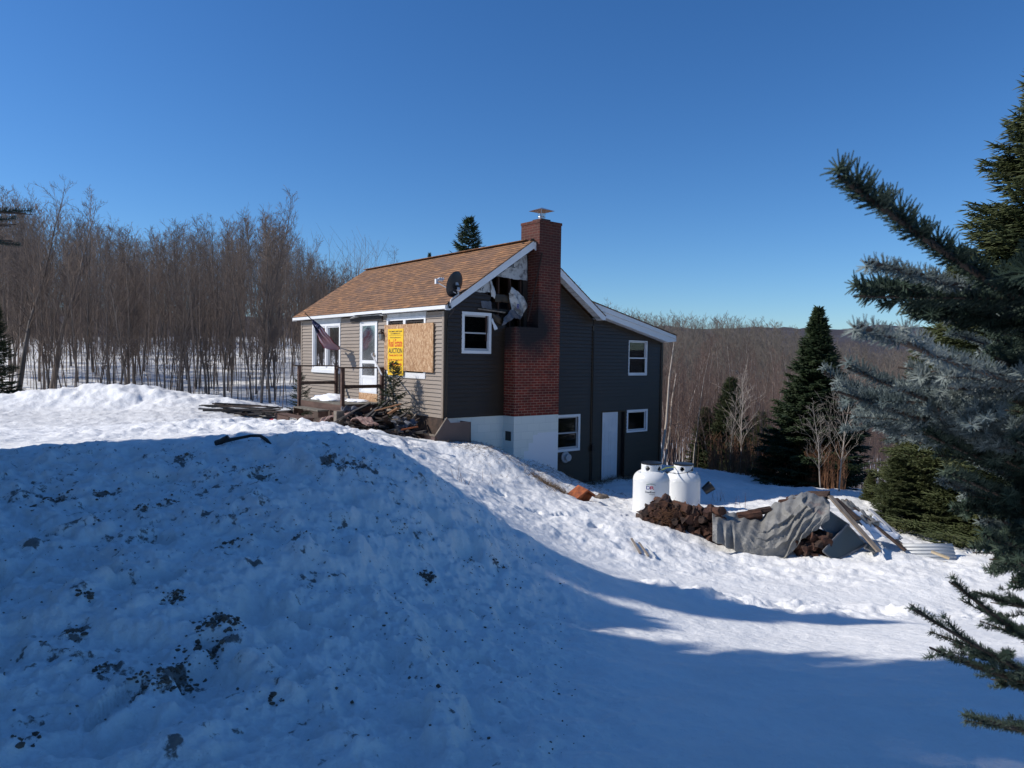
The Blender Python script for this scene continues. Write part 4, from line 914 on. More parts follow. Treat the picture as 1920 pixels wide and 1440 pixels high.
# ------------------------------------------------------------------ propane tanks
def make_tank(label):
    t = thing('propane_tank', label, 'propane tank', (0, 0, 0), 0, 'propane tanks beside the house')
    r_ = .385; H = 1.12
    prof = [(.30, 0), (.32, .0), (.32, .06), (r_-.03, .07), (r_, .14)]+[(r_, .14+.06*k) for k in range(1, 14)]
    for k in range(1, 13):
        a_ = k/12*math.pi/2; prof.append((r_*math.cos(a_)**.75 if k < 12 else .02, .92+.23*math.sin(a_)))
    mb = MB(); mb.lathe(prof, 48); mb.lathe([(r_+.0015, .915), (r_+.004, .92), (r_+.0015, .925)], 48, None, False, False); mb.build('tank_body', M['tank'], t, True)
    mb = MB(); mb.lathe([(r_+.001, .50), (r_+.003, .504), (r_+.001, .508)], 48, None, False, False); mb.build('weld_seam', M['tank'], t, True)
    # collar with two real openings
    V = []; F = []; n = 72; zs = [1.09, 1.13, 1.155, 1.205, 1.23, 1.27]
    for z in zs:
        for k in range(n): V.append((.215*math.cos(2*math.pi*k/n), .215*math.sin(2*math.pi*k/n), z))
    for i in range(5):
        for k in range(n):
            deg = k*5
            if i in (1, 2, 3):
                for c, hw in ((238, 13), (310, 9), (120, 14)):
                    if abs((deg+2.5)-c) < (hw if i == 2 else hw-4): break
                else: F.append((i*n+k, i*n+(k+1) % n, (i+1)*n+(k+1) % n, (i+1)*n+k))
            else: F.append((i*n+k, i*n+(k+1) % n, (i+1)*n+(k+1) % n, (i+1)*n+k))
    o = link('collar', new_mesh('collar', V, F, M['tank'], True), t); sm = o.modifiers.new('s', 'SOLIDIFY'); sm.thickness = .006
    mb = MB(); mb.lathe([(.222, 1.262), (.226, 1.275), (.224, 1.292), (.18, 1.302), (.001, 1.306)], 40); mb.build('lid', M['black'], t, True)
    mb = MB(); mb.tube([(0, 0, 1.12), (0, 0, 1.2)], .05, 10); mb.box(-.06, .06, -.05, .05, 1.13, 1.18); mb.tube([(.03, -.1, 1.14), (.1, -.17, 1.17), (.13, -.2, 1.16)], .02, 8); mb.build('valve', M['black'], t)
    for a_ in (R(200), R(320), R(80)):
        mb = MB(); c = Vector((.30*math.cos(a_), .30*math.sin(a_), 1.075)); tz = Vector((-math.sin(a_), math.cos(a_), 0))
        mb.tube([c+tz*.03*math.cos(q)*1.0+Vector((0, 0, .045*math.sin(q))) for q in np.linspace(-.4, math.pi+.4, 12)], .009, 8); mb.build('lifting_lug', M['tank'], t, True)
    return t
def sit(px, py_, Y):
    p = at(px, py_, Y); return Vector((p.x, p.y, gz(p.x, p.y)))
tk1 = make_tank('white propane tank with round company logo, nearer and left of the pair')
tk2 = copy_tree(tk1, kids(tk1)); tk2['label'] = 'plain white propane tank behind and right of the one with a logo'
pt1 = at(1221, 900, 15.1); pt2 = at(1281, 900, 16.0)
zt1 = at(1221, 866, 15.1).z-1.30; zt2 = at(1281, 868, 16.0).z-1.30
tk1.location = (pt1.x, pt1.y, zt1); tk2.location = (pt2.x, pt2.y, zt2); tk2.rotation_euler = (0, 0, R(12))
view1 = math.atan2(-pt1.y, -pt1.x)
def on_cyl(lines, zc, name, m, off=0., r_=.3865):
    mb = MB()
    for body, du, dz, h, wd in lines:
        Vt, Ft = text_mesh(body, h, wd); mb.add([((r_)*math.cos(view1+off+(v[0]+du)/r_), (r_)*math.sin(view1+off+(v[0]+du)/r_), zc+dz+v[1]) for v in Vt], Ft)
    return mb.build(name, m, tk1)
LO = R(-2)
on_cyl([('D', -.045, .03, .075, .085)], .74, 'logo', M['logo_blue'], LO); on_cyl([('R', .04, .03, .075, .085)], .74, 'logo', M['logo_red'], LO)
on_cyl([('DeadRiver', 0, -.045, .042, .21)], .74, 'logo', M['sign_black'], LO); on_cyl([('company', .04, -.088, .022, .12)], .74, 'logo', M['sign_black'], LO)
mb = MB(); arc = [(-.09+.2*k/14, .125+.025*math.sin(math.pi*k/14)) for k in range(15)]
mb.tube([(.388*math.cos(view1+LO+u/.387), .388*math.sin(view1+LO+u/.387), .74+z) for u, z in arc], .004, 5); mb.build('logo', M['logo_green'], tk1)
hs_ = MB(); pA = Vector((pt1.x+.10, pt1.y, zt1+1.12)); pB = Vector((pt2.x-.18, pt2.y, zt2+1.2)); hs_.tube([pA, pA.lerp(pB, .25)+Vector((0, 0, -.02)), pA.lerp(pB, .5)+Vector((0, 0, .02)), pA.lerp(pB, .8)+Vector((0, 0, .02)), pB], .012, 8)
M['hose'] = mat('yellow green hose', (.5, .55, .08), .5); ob = hs_.build('gas_hose', M['hose'], None, True); tag(ob, 'yellow green hose linking the two propane tanks', 'hose')
hs_ = MB(); pB2 = Vector((pt2.x+.13, pt2.y-.2, zt2+1.17)); pA2 = Vector((pt1.x+.14, pt1.y-.18, zt1+1.17)); hs_.tube([pA2, pA2+Vector((.08, 0, -.04)), pA2.lerp(pB2, .5)+Vector((0, 0, -.09)), pB2-Vector((.1, .03, .05)), pB2], .006, 6); ob = hs_.build('copper_line', M['black'], None, True); tag(ob, 'thin black line looped between the tank valves', 'gas line')

# ------------------------------------------------------------------ firewood, tarp and scrap
def log_mesh(seed):
    r_ = random.Random(seed); kind = seed % 3; n = {0: 3, 1: 4, 2: 7}[kind]; Rr = r_.uniform(.07, .095); L = r_.uniform(.36, .44)
    ring = []
    for k in range(n):
        t = 2*math.pi*k/n+r_.uniform(-.25, .25); q = Rr*r_.uniform(.8, 1.15); ring.append((q*math.cos(t), q*math.sin(t)))
    dense = []
    for k in range(n):
        a_, b_ = ring[k], ring[(k+1) % n]
        for s in range(4): t = s/4; dense.append((a_[0]*(1-t)+b_[0]*t+r_.uniform(-.005, .005), a_[1]*(1-t)+b_[1]*t+r_.uniform(-.005, .005)))
    m_ = len(dense); V = []; 
    for s in range(5):
        y = (s/4-.5)*L; tw = r_.uniform(-.08, .08); k_ = 1+r_.uniform(-.06, .06)
        for x, z in dense: V.append(((x*math.cos(tw)-z*math.sin(tw))*k_+r_.uniform(-.004, .004), y+(r_.uniform(-.012, .012) if s in (0, 4) else 0), (x*math.sin(tw)+z*math.cos(tw))*k_))
    F = [(s*m_+k, (s+1)*m_+k, (s+1)*m_+(k+1) % m_, s*m_+(k+1) % m_) for s in range(4) for k in range(m_)]+[tuple(range(m_)), tuple(4*m_+k for k in range(m_))[::-1]]
    return new_mesh('log', V, F, M['firewood'] if seed % 4 else M['firewood_bark'])
LOGS = [log_mesh(k) for k in range(10)]
def put_log(P, rz=0., rx=0., ry=0., label='dark split log in the heap before the tanks', group='split logs in the firewood heap', sc=1., where=''):
    li = random.randrange(len(LOGS)); o = link('firewood_log', LOGS[li], None, P, (rx, ry, rz)); kd = ('wedge cut', 'square cut', 'rounder')[li % 3]
    if where: label = kd+(' bark covered' if li % 4 == 0 else ' bare brown')+' log '+where
    o.scale = (sc, sc, sc); return tag(o, label, 'firewood', group)
top = [(1196, 972), (1206, 958), (1218, 948), (1232, 937), (1246, 934), (1262, 942), (1280, 947), (1300, 952), (1320, 955), (1345, 952)]
def interp(tab, x): return float(np.interp(x, [t[0] for t in tab], [t[1] for t in tab]))
cnt = 0
for layer, Y in ((0, 13.35), (1, 13.7)):
    x = 1202+layer*5
    while x < 1348:
        yt = interp(top, x)+6; y = yt; Yl = Y-.5*(x-1200)/150
        while True:
            p = at(x+random.uniform(-2, 2), y+random.uniform(-2, 2), Yl+random.uniform(-.06, .06))
            if p.z < gz(p.x, p.y)-.05: break
            put_log(p, random.uniform(-.5, .5), random.uniform(-.3, .3), random.uniform(0, 6), where=('at the left foot', 'under the highest part', 'beside the tarp')[min(2, int((x-1200)/50))]+' of the heap, '+('on top' if y < yt+9 else 'low down' if y > yt+40 else 'midway up')+(', rear row' if layer else '')); cnt += 1; y += 11.5
        x += 11.0
for x, y, Y, rz, sc in [(1405, 966, 12.9, 1.2, 1.15), (1424, 959, 12.95, 1.3, 1.1), (1486, 942, 13.0, 1.1, 1.3), (1496, 935, 13.1, 1.4, 1.2), (1534, 929, 13.2, .4, 1.2)]:
    put_log(at(x, y, Y), rz, -.35, 1, 'split log weighing down the grey tarp', 'logs lying on the tarp', sc*.85)
for k in range(60):
    x = random.uniform(1486, 1566); y = random.uniform(996, 1052)
    if y < np.interp(x, [1486, 1510, 1540, 1566], [1030, 1002, 992, 1040]) or y > np.interp(x, [1486, 1540, 1566], [1040, 1052, 1058]): continue
    p = at(x, y, 12.25+random.uniform(-.05, .2)); put_log(p, random.uniform(-.5, .5), random.uniform(-.3, .3), random.uniform(0, 6), '', 'split logs under the right end of the tarp', where='under the tarp end, '+('high up' if y < 1015 else 'near the snow')+(' by the storm window' if x > 1530 else ' by the tarp hem'))
# tarp: draped surface between its top and bottom outline, with a back side
TT_ = [(1336, 953), (1366, 960), (1400, 966), (1428, 970), (1452, 946), (1469, 938), (1504, 924), (1531, 927), (1556, 940)]
TB_ = [(1339, 1016), (1383, 1036), (1435, 1046), (1476, 1047), (1504, 1012), (1535, 991), (1556, 972)]
nu, nv = 150, 84; V = []
cr_r = random.Random(12)
CREASE = [(.95-.1*cr_r.random(), .05+.5*cr_r.random(), .25+.45*cr_r.random(), .45+.55*cr_r.random(), cr_r.uniform(.015, .045), cr_r.uniform(.07, .19)) for _ in range(15)]
CREASE += [(cr_r.uniform(.3, .9), cr_r.uniform(0, .3), cr_r.uniform(.2, .9), cr_r.uniform(.4, 1), cr_r.uniform(.008, .016), cr_r.uniform(.02, .05)) for _ in range(22)]
for i in range(nu+1):
    px = 1336+220*i/nu
    for k in range(nv+1):
        t = k/nv
        if t < .72:
            s = t/.72; py = interp(TT_, px)*(1-s)+interp(TB_, px)*s
            Y = 13.1-.85*(s**.6)-.15*math.sin(math.pi*s)
            X_ = (px-1336)/220; vn = lambda a_, b_, k_: vnoise(np.array([a_]), np.array([b_]), k_)[0]; S_ = lambda e0, e1, x_: float(smooth(e0, e1, x_))
            hang = S_(.34, .14, X_)*(.055*abs(math.sin(px*.15+.8*math.sin(px*.06)))*min(1, s*1.4)-.03+.06*math.exp(-((X_-.165)/.012)**2)*s)
            ph = 5.2*(s-(.98-3.4*(X_-.52)**2))+.9*vn(X_*4, s*3, 5)+.4*vn(X_*11, s*9, 6)
            wB = S_(.22, .40, X_)*S_(1.0, .78, X_)*S_(.12, .38, s); rB = (1-abs(math.sin(math.pi*ph)))**2*(.6+.8*vn(X_*3+4, s*2, 9))
            ph2 = 8*(X_-.30*s)+1.2*vn(X_*5, s*5, 7); wC = S_(.5, .66, X_)*S_(.5, .3, s); rC = (1-abs(math.sin(math.pi*ph2)))**1.6
            swag = -.20*abs(vn(X_*3-s, s*1.3+X_, 5))*S_(.2, .5, X_)+hang-.02*abs(vn(X_*24-s*8, s*10+X_*9, 15))-.012*abs(vn(X_*60, s*25, 25)); fold = -.10*wB*rB-.10*wC*rC
            if s > .93: py_j = 3*vn(px*.35, 2., 3)
            p = at(px, py+1.5*math.sin(px*.3+s*7), Y+swag+fold); V.append((p.x, p.y, p.z))
        else:
            s = (t-.72)/.28; p = at(px, interp(TT_, px), 13.1); V.append((p.x+.05*s, p.y+.75*s, p.z-.75*s**1.3+.04*math.sin(px*.2+s*5)))
order = []
Va = np.array(V).reshape(nu+1, nv+1, 3); cut = int(nv*.72)+1
front = Va[:, :cut][:, ::-1]; backp = Va[:, cut:]; Va = np.concatenate([front, backp], axis=1); V = Va.reshape(-1, 3)
F = [(i*(nv+1)+k, (i+1)*(nv+1)+k, (i+1)*(nv+1)+k+1, i*(nv+1)+k+1) for i in range(nu) for k in range(nv)]
tp = link('tarp', new_mesh('tarp', V, F, M['tarp'], True)); tag(tp, 'grey weathered tarp draped over the woodpile', 'tarp')
sm = tp.modifiers.new('s', 'SOLIDIFY'); sm.thickness = .01
# dry twigs and snow on the heap
P0s = []; P1s = []; r0 = []
for k in range(500):
    x = random.gauss(1262, 20); y = random.gauss(968, 10); p = at(x, y, 13.0+random.uniform(-.1, .1)); d = Vector((random.gauss(0, 1), random.gauss(0, .4), random.gauss(0, .7))).normalized()*random.uniform(.06, .2); P0s.append(p); P1s.append(p+d); r0.append(.0025)
V, F = segs(np.array(P0s), np.array(P1s), r0, np.array(r0)*.5); M['dead'] = mottled('dead rusty twigs', (.13, .06, .03), (.28, .14, .07), 5, .9)
ob = link('dead_branches', new_mesh('dead_branches', V, F, M['dead'])); tag(ob, 'tangle of rusty dead twigs on the firewood heap', 'twigs', None, 'stuff')
# old storm windows leaning on the right end
def storm(px0, py0, px1, py1, px2, py2, px3, py3, Ya, Yb, label):
    c = [at(px0, py0, Yb), at(px1, py1, Yb), at(px2, py2, Ya), at(px3, py3, Ya)]
    nn_ = (c[1]-c[0]).cross(c[2]-c[1]).normalized(); c[3] = c[3]-nn_*((c[3]-c[0]).dot(nn_))
    cen = sum(c, Vector())/4; t = thing('storm_window', label, 'window', cen, 0, None); L = [p-cen for p in c]
    mb = MB()
    for i in range(4): mb.bar(L[i], L[(i+1) % 4], .028, .025, (L[1]-L[0]).cross(L[2]-L[1]))
    mb.build('frame', M['old_frame'], t)
    ins = [p*.97 for p in L]; nn = (L[1]-L[0]).cross(L[2]-L[1]).normalized()*.003
    MB().add([p-nn for p in ins]+[p+nn for p in ins], [(0, 1, 2, 3)[::-1], (4, 5, 6, 7), (0, 1, 5, 4), (1, 2, 6, 5), (2, 3, 7, 6), (3, 0, 4, 7)]).build('pane', M['glass_dusty'], t)
storm(1588, 984, 1624, 1021, 1566, 1052, 1541, 1034, 11.95, 12.4, 'old glass storm window leaning against the right end of the woodpile')
storm(1626, 1019, 1648, 1030, 1640, 1036, 1612, 1040, 12.1, 12.4, 'small storm window half sunk in snow right of the larger one')
storm(1556, 960, 1592, 985, 1560, 1008, 1545, 985, 12.3, 12.6, 'dark broken window sash under the planks at the end of the tarp')
# planks over the end of the pile
PL = [(1556, 930, 1648, 1034, 12.9, 11.9, .1, 'plank', 'long grey plank propped against the end of the tarped woodpile'), (1566, 935, 1610, 975, 13.0, 12.5, .12, 'plank_dark', 'short dark board near the top of the tarped woodpile'),
      (1600, 952, 1698, 1032, 13.2, 12.5, .09, 'plank_dark', 'dark board sloping into the snow right of the storm windows'), (1585, 936, 1712, 1037, 13.4, 12.7, .07, 'plank', 'outermost thin plank sloping down from the woodpile'), (1630, 955, 1690, 1010, 13.5, 12.9, .08, 'grey_plastic', 'pale grey strip lying along the sloping planks')]
for x0, y0, x1, y1, Ya, Yb, wd, m_, lab in PL:
    a_ = at(x0, y0, Ya); b_ = at(x1, y1, Yb); ob = MB().bar((0, 0, 0), b_-a_, wd, .035).build('plank', M[m_], None, loc=a_, bevel=.004); tag(ob, lab, 'plank', 'boards propped on the end of the woodpile')
def crumple(name, pix, Ys, m_, label, cat, amp=.05, n=24, kind=None):
    c = [at(x, y, Y) for (x, y), Y in zip(pix, Ys)]; V = []
    for i in range(n+1):
        for k in range(n+1):
            s, t = i/n, k/n; p = c[0].lerp(c[1], s).lerp(c[3].lerp(c[2], s), t); q = amp*(vnoise(np.array([s*6.+len(label)]), np.array([t*6.]), 3)[0]+.5*vnoise(np.array([s*15.]), np.array([t*15.]), 4)[0]); V.append((p.x, p.y+q, p.z+q))
    F = [(i*(n+1)+k, (i+1)*(n+1)+k, (i+1)*(n+1)+k+1, i*(n+1)+k+1) for i in range(n) for k in range(n)]
    o = link(name, new_mesh(name, V, F, M[m_], True)); s_ = o.modifiers.new('s', 'SOLIDIFY'); s_.thickness = .008; return tag(o, label, cat, None, kind)
crumple('plastic_sheet', [(1560, 935), (1600, 948), (1655, 985), (1600, 985)], [13.3, 13.3, 12.9, 12.7], 'tarp', 'crumpled grey sheet behind the sloping planks', 'sheet', .16)
crumple('snow_cover', [(1590, 955), (1640, 970), (1690, 1010), (1640, 1010)], [13.0, 13.2, 12.9, 12.5], 'snow_plain', 'snow lying on the lower sheet between the planks', 'snow', .06)
crumple('blue_tarp', [(1648, 984), (1668, 990), (1690, 1014), (1678, 1014)], [13.25, 13.25, 12.95, 12.9], 'bluetarp', 'blue tarp scrap beside the sloping planks', 'tarp', .04)
# corrugated sheet
pc = at(1737, 1030, 13.3); cs = MB(); n = 60; V = []
cl, cr_ = at(1692, 1019, 12.75), at(1786, 1019, 12.6); hgt = at(1740, 1020, 12.6).z-at(1740, 1048, 12.6).z
for i in range(n+1):
    t = i/n; p = cl.lerp(cr_, t)
for k in range(n+1):
    s = k/n; off = .012*math.sin(s*math.pi*2*5)
    for t in (0, 1): p = cl.lerp(cr_, t); V.append((p.x, p.y+off-.15*s, p.z-hgt*s))
cs.add(V, [(2*k, 2*k+1, 2*k+3, 2*k+2) for k in range(n)]); M['roofing'] = mottled('galvanised roofing', (.42, .44, .45), (.55, .56, .56), 3, .4, .1, .002)
ob = cs.build('corrugated_sheet', M['roofing'], None, True); ob.modifiers.new('s', 'SOLIDIFY').thickness = .004; tag(ob, 'pale corrugated metal sheet lying in snow under the spruces', 'metal sheet')
a_ = at(1746, 1034, 12.35); b_ = at(1780, 1047, 12.2); ob = MB().bar((0, 0, 0), b_-a_, .10, .03).build('plank', M['pale_wood'], None, loc=a_); tag(ob, 'short pale board leaning on the corrugated sheet', 'plank')
for k, (x0, y0, x1, y1, wd) in enumerate([(1184, 1016, 1201, 1043, .035), (1198, 1024, 1216, 1047, .028), (1212, 1030, 1229, 1050, .02)]):
    a_ = ray_ground(x0, y0); b_ = ray_ground(x1, y1)
    if a_ and b_:
        a_.z += .05; b_.z += .03
        ob = MB().bar((0, 0, 0), b_-a_, wd, .02).build('slat', M['plank'] if k < 2 else M['trim_weathered'], None, loc=a_); tag(ob, ['leftmost and thickest grey slat lying in the sunlit snow', 'middle one of the three slats in the sunlit snow', 'thin pale slat, rightmost of three in the sunlit snow'][k], 'slat', 'slats lying in the snow')
# rusty box, bin by the tanks
rb = ray_ground(1092, 922); rb = at(1093, 925, 15.7)
mb = MB(); mb.prism([(-.30, -.08), (-.02, .14), (.30, -.02), (.26, -.06), (0, .10), (-.26, -.12)], lambda u, z, t: (u, t, z), -.2, .2); mb.prism([(-.26, -.14), (0, .09), (.28, -.07), (.2, -.2), (-.2, -.2)], lambda u, z, t: (u, t, z), .02, .06)
ob = mb.build('rusty_sheet', M['rust'], None, loc=rb, rot=(.1, .1, .5)); tag(ob, 'bent orange rusted metal sheet poking out of the snow by the basement door', 'metal sheet')
q = at(1320, 921, 17.2); ob = MB().lathe([(.001, 0), (.10, 0), (.13, .24), (.12, .24), (.09, .02), (.001, .02)], 16, Matrix.Rotation(.9, 4, 'Y')).build('bucket', M['black'], None, True, loc=q); tag(ob, 'black bucket tipped over right of the propane tanks', 'bucket')
q = at(1128, 932, 15.4); ob = blob('stone', 'dirt', q, (.14, .10, .06), 9, .3, 10, label='small mossy stone in snow near the basement door', cat='stone')
# bent dark pipe on the mound
pp = [at(405, 832, 7.9), at(425, 826, 7.9), at(445, 822, 8.0), at(470, 817, 8.0), at(488, 817, 7.9), at(500, 825, 7.8), at(507, 834, 7.75)]
ob = MB().tube(pp, [.022, .022, .018, .016, .018, .018, .018], 8).build('bent_branch', M['char'], None, True); tag(ob, 'bent dark branch arching out of the snow mound crest', 'branch')
ob = MB().tube([at(404, 831, 7.9), at(415, 828, 7.9), at(428, 820, 7.9)], [.03, .035, .03], 7).build('log_stub', M['char'], None, True); tag(ob, 'short dark stub of wood at the left end of the bent branch', 'log')

# ------------------------------------------------------------------ debris before the facade
def hground(b, a): p = HL(b, a); return gz(p.x, p.y)-HZ
def board(b, a, z, L, wd, th_, rz, ry, m_, label, name='charred_board', group='burnt boards heaped below the front window'):
    p = HL(b, a, z); o = MB().box(-L/2, L/2, -wd/2, wd/2, -th_/2, th_/2).build(name, M[m_], None, loc=p, rot=(random.uniform(-.5, .5), ry, rz)); return tag(o, label, 'board', group)
rd = random.Random(5)
for k in range(115):
    a = rd.uniform(.2, 3.1); b = -rd.uniform(.5, 1.9); hmax = .62*math.exp(-((a-1.7)/1.1)**2)*math.exp(-((b+1.0)/.7)**2)
    z = hground(b, a)+rd.uniform(0, 1)*hmax+.04; m_ = rd.choice(['char', 'char', 'char', 'plank_dark', 'plank_dark', 'plank'])
    Lb = rd.uniform(.25, .95)
    board(b, a, z, Lb, rd.uniform(.05, .16), rd.uniform(.015, .05), rd.uniform(0, 3.1), rd.uniform(-.6, .6), m_, ('long ' if Lb > .65 else 'short ' if Lb < .42 else '')+{'char': 'black charred', 'plank_dark': 'brown scorched', 'plank': 'greyish'}[m_]+' board '+('on top' if z > hground(b, a)+.25 else 'low down')+' in heap '+('by the bulkhead' if a < 1.0 else 'under the boarded window' if a < 2.1 else 'by the porch')+(', against the wall' if b > -.8 else ', at the front' if b < -1.5 else ''))
def dsheet(b, a, z, sx, sy, m_, label, cat, seed, amp=.12):
    p = HL(b, a, z); n = 18; V = []
    for i in range(n+1):
        for k in range(n+1):
            s, t = i/n-.5, k/n-.5; q = amp*(vnoise(np.array([s*4+seed]), np.array([t*4.]), 7)[0]*2+vnoise(np.array([s*11+seed]), np.array([t*11.]), 8)[0]*.6); V.append((s*sx*(1+.15*math.sin(t*9)), t*sy*(1+.2*math.sin(s*7+seed)), q-.5*abs(s)**2*sx))
    F = [(i*(n+1)+k, (i+1)*(n+1)+k, (i+1)*(n+1)+k+1, i*(n+1)+k+1) for i in range(n) for k in range(n)]
    o = link('insulation' if m_ == 'pink' else 'scrap_sheet', new_mesh('sheet', V, F, M[m_], True), None, p, (0, .3, YAW+seed)); o.modifiers.new('s', 'SOLIDIFY').thickness = .03; return tag(o, label, cat)
dsheet(-1.75, .95, hground(-1.75, .95)+.20, 1.15, .30, 'pink', 'long pale pink insulation batt lying at the front of the debris heap', 'insulation', 1.6)
dsheet(-1.9, 2.3, hground(-1.9, 2.3)+.2, .5, .4, 'pink', 'torn pink insulation lump at the left of the debris heap', 'insulation', 3)
dsheet(-1.7, 1.9, hground(-1.7, 1.9)+.25, .5, .35, 'pink', 'small scorched insulation lump in the middle of the debris heap', 'insulation', 4)
dsheet(-.7, .75, hground(-.7, .75)+.28, .55, .5, 'wrap_dark', 'grey crumpled sheet against the siding behind the debris', 'sheet', 5)
dsheet(-1.3, 2.2, hground(-1.3, 2.2)+.5, .5, .35, 'wrap_dark', 'dark folded sheet on top of the debris heap', 'sheet', 6)
for (x0, y0, x1, y1, b0, b1, wd, m_, lab) in [(703, 770, 752, 757, -1.3, -.9, .06, 'plank_new', 'long tan lath on top of the debris heap'), (730, 775, 748, 764, -1.1, -1.0, .14, 'plank_new', 'short wide tan board on top of the debris heap'), (612, 800, 665, 770, -2.3, -1.7, .05, 'plank', 'grey pole slanting up beside the porch steps'),
      (696, 810, 800, 828, -2.4, -1.6, .04, 'trim_weathered', 'long pale strip lying in front of the debris heap'), (752, 806, 784, 800, -1.8, -1.5, .05, 'rust', 'reddish strip at the right front of the debris heap'), (636, 810, 672, 814, -2.5, -2.3, .08, 'char', 'black scrap lying in the snow before the porch'), (636, 790, 660, 773, -2.0, -1.7, .07, 'plank', 'splintered end of a board beside the porch')]:
    q0 = pb(x0, y0, b0); q1 = pb(x1, y1, b1); P = Vector((b0, q0[0], q0[1])); Q = Vector((b1, q1[0], q1[1]))
    ob = MB().bar((0, 0, 0), Q-P, wd, .03).build('loose_board', M[m_], None, loc=HL(*P), rot=(0, 0, YAW)); tag(ob, lab, 'board', 'loose boards around the debris heap')
ob = MB().box(-.1, .1, -.08, .08, -.1, .38).build('block', M['plank'], None, loc=HL(-1.95, 1.65, hground(-1.95, 1.65)), rot=(0, 0, YAW)); tag(ob, 'upright wooden block at the front of the debris heap', 'block')
q = HL(-2.2, 5.3); blob('plastic_disc', 'red', (q.x, q.y, gz(q.x, q.y)+.03), (.13, .13, .07), 2, .05, 10, label='small red plastic disc beside the lowest porch step', cat='disc')
rr_ = np.random.default_rng(77); n = 900; aa = rr_.normal(1.5, .8, n); bb = -1.15+rr_.normal(0, .45, n); ok = (aa > .1) & (aa < 3.2) & (bb < -.35); aa = aa[ok]; bb = bb[ok]
gp = np.array([HL(b, a)[:2] for b, a in zip(bb, aa)]); hz = height(gp[:, 0], gp[:, 1])+rr_.uniform(0, .45, len(aa))*np.exp(-((aa-1.7)/1.0)**2)*np.exp(-((bb+1.0)/.6)**2)
RUB = (gp, hz, rr_.uniform(.015, .06, len(aa)))
# board pile left of the porch
rd = random.Random(9)
for k in range(34):
    px = rd.uniform(405, 530); Y = rd.uniform(20.6, 22.4); p = at(px, 770, Y); g0 = gz(p.x, p.y); hh_ = .32*math.exp(-((px-480)/50)**2)
    bm_ = rd.choice(['char', 'char', 'plank_dark', 'plank']); o = MB().box(-.9, .9, -.06, .06, -.02, .02).build('charred_board', M[bm_], None, loc=(p.x, p.y, g0+.03+rd.uniform(0, hh_)), rot=(rd.uniform(-.1, .1), rd.uniform(-.08, .08), rd.uniform(-.45, .45)))
    o.scale = (rd.uniform(.5, 1.1), 1, 1); tag(o, {'char': 'black charred', 'plank_dark': 'dark brown', 'plank': 'greyish'}[bm_]+(' long' if o.scale[0] > .8 else ' short')+' board in the flat pile, '+('left end' if px < 445 else 'porch end' if px > 490 else 'middle')+(', back' if Y > 21.6 else ', front'), 'board', 'blackened boards piled left of the porch')

# dirt clods on the mound
rd = np.random.default_rng(4); P0s = []
ico = None
def rock_soup(pts, sizes, seed):
    r_ = np.random.default_rng(seed); t = (1+5**.5)/2
    I = np.array([(-1, t, 0), (1, t, 0), (-1, -t, 0), (1, -t, 0), (0, -1, t), (0, 1, t), (0, -1, -t), (0, 1, -t), (t, 0, -1), (t, 0, 1), (-t, 0, -1), (-t, 0, 1)])/1.9
    Fi = np.array([(0, 11, 5), (0, 5, 1), (0, 1, 7), (0, 7, 10), (0, 10, 11), (1, 5, 9), (5, 11, 4), (11, 10, 2), (10, 7, 6), (7, 1, 8), (3, 9, 4), (3, 4, 2), (3, 2, 6), (3, 6, 8), (3, 8, 9), (4, 9, 5), (2, 4, 11), (6, 2, 10), (8, 6, 7), (9, 8, 1)])
    Vs = []; Fs = []
    for i, (p, s) in enumerate(zip(pts, sizes)):
        v = I*(1+r_.uniform(-.35, .35, (12, 1)))*s*np.array([1, r_.uniform(.6, 1.2), r_.uniform(.45, .8)])+p; Vs.append(v); Fs.append(Fi+12*i)
    return np.concatenate(Vs), np.concatenate(Fs)
cents = [(100, 935, .16, 40), (195, 922, .10, 16), (320, 937, .07, 12), (345, 862, .10, 16), (800, 1082, .055, 50), (410, 1168, .10, 60), (330, 1120, .06, 25), (435, 1160, .05, 20), (160, 1115, .05, 20), (140, 1175, .06, 20), (390, 1215, .10, 40), (345, 1245, .08, 36), (300, 1272, .06, 20), (270, 1280, .04, 10), (270, 948, .07, 10), (490, 878, .12, 14), (618, 861, .08, 12), (643, 866, .10, 16), (675, 872, .13, 20), (600, 890, .08, 8), (560, 1010, .08, 10), (430, 1020, .08, 14), (745, 990, .06, 6), (935, 1058, .09, 10), (880, 1052, .06, 6), (515, 1312, .03, 6), (195, 1262, .04, 10), (30, 1395, .06, 12)]
pts = []; szs = []
for px, py, sp, n in cents:
    q = ray_ground(px, py)
    if q is None: continue
    for k in range(int(n*2.2)):
        x = q.x+rd.normal(0, sp*.6); y = q.y+rd.normal(0, sp*.6); pts.append((x, y)); szs.append(abs(rd.normal(0, .007))+.003)
for k in range(1500):
    x = rd.uniform(-4.8, 1.4); y = rd.uniform(3, 8.2)
    if mound_mask(np.array([x]), np.array([y]))[0] > .4: pts.append((x, y)); szs.append(abs(rd.normal(0, .004))+.002)
pts = np.array(pts); zz_ = height(pts[:, 0], pts[:, 1]); V, F = rock_soup(np.c_[pts, zz_+.002], szs, 6)
ob = link('dirt_clods', new_mesh('dirt_clods', V, F, M['dirt'])); tag(ob, 'frozen dirt clods sticking out of the plowed snow mound', 'dirt', None, 'stuff')
V, F = rock_soup(np.c_[RUB[0], RUB[1]], RUB[2], 8); ob = link('rubble', new_mesh('rubble', V, F, M['char'])); tag(ob, 'black burnt rubble mixed into the debris heap below the window', 'rubble', None, 'stuff')
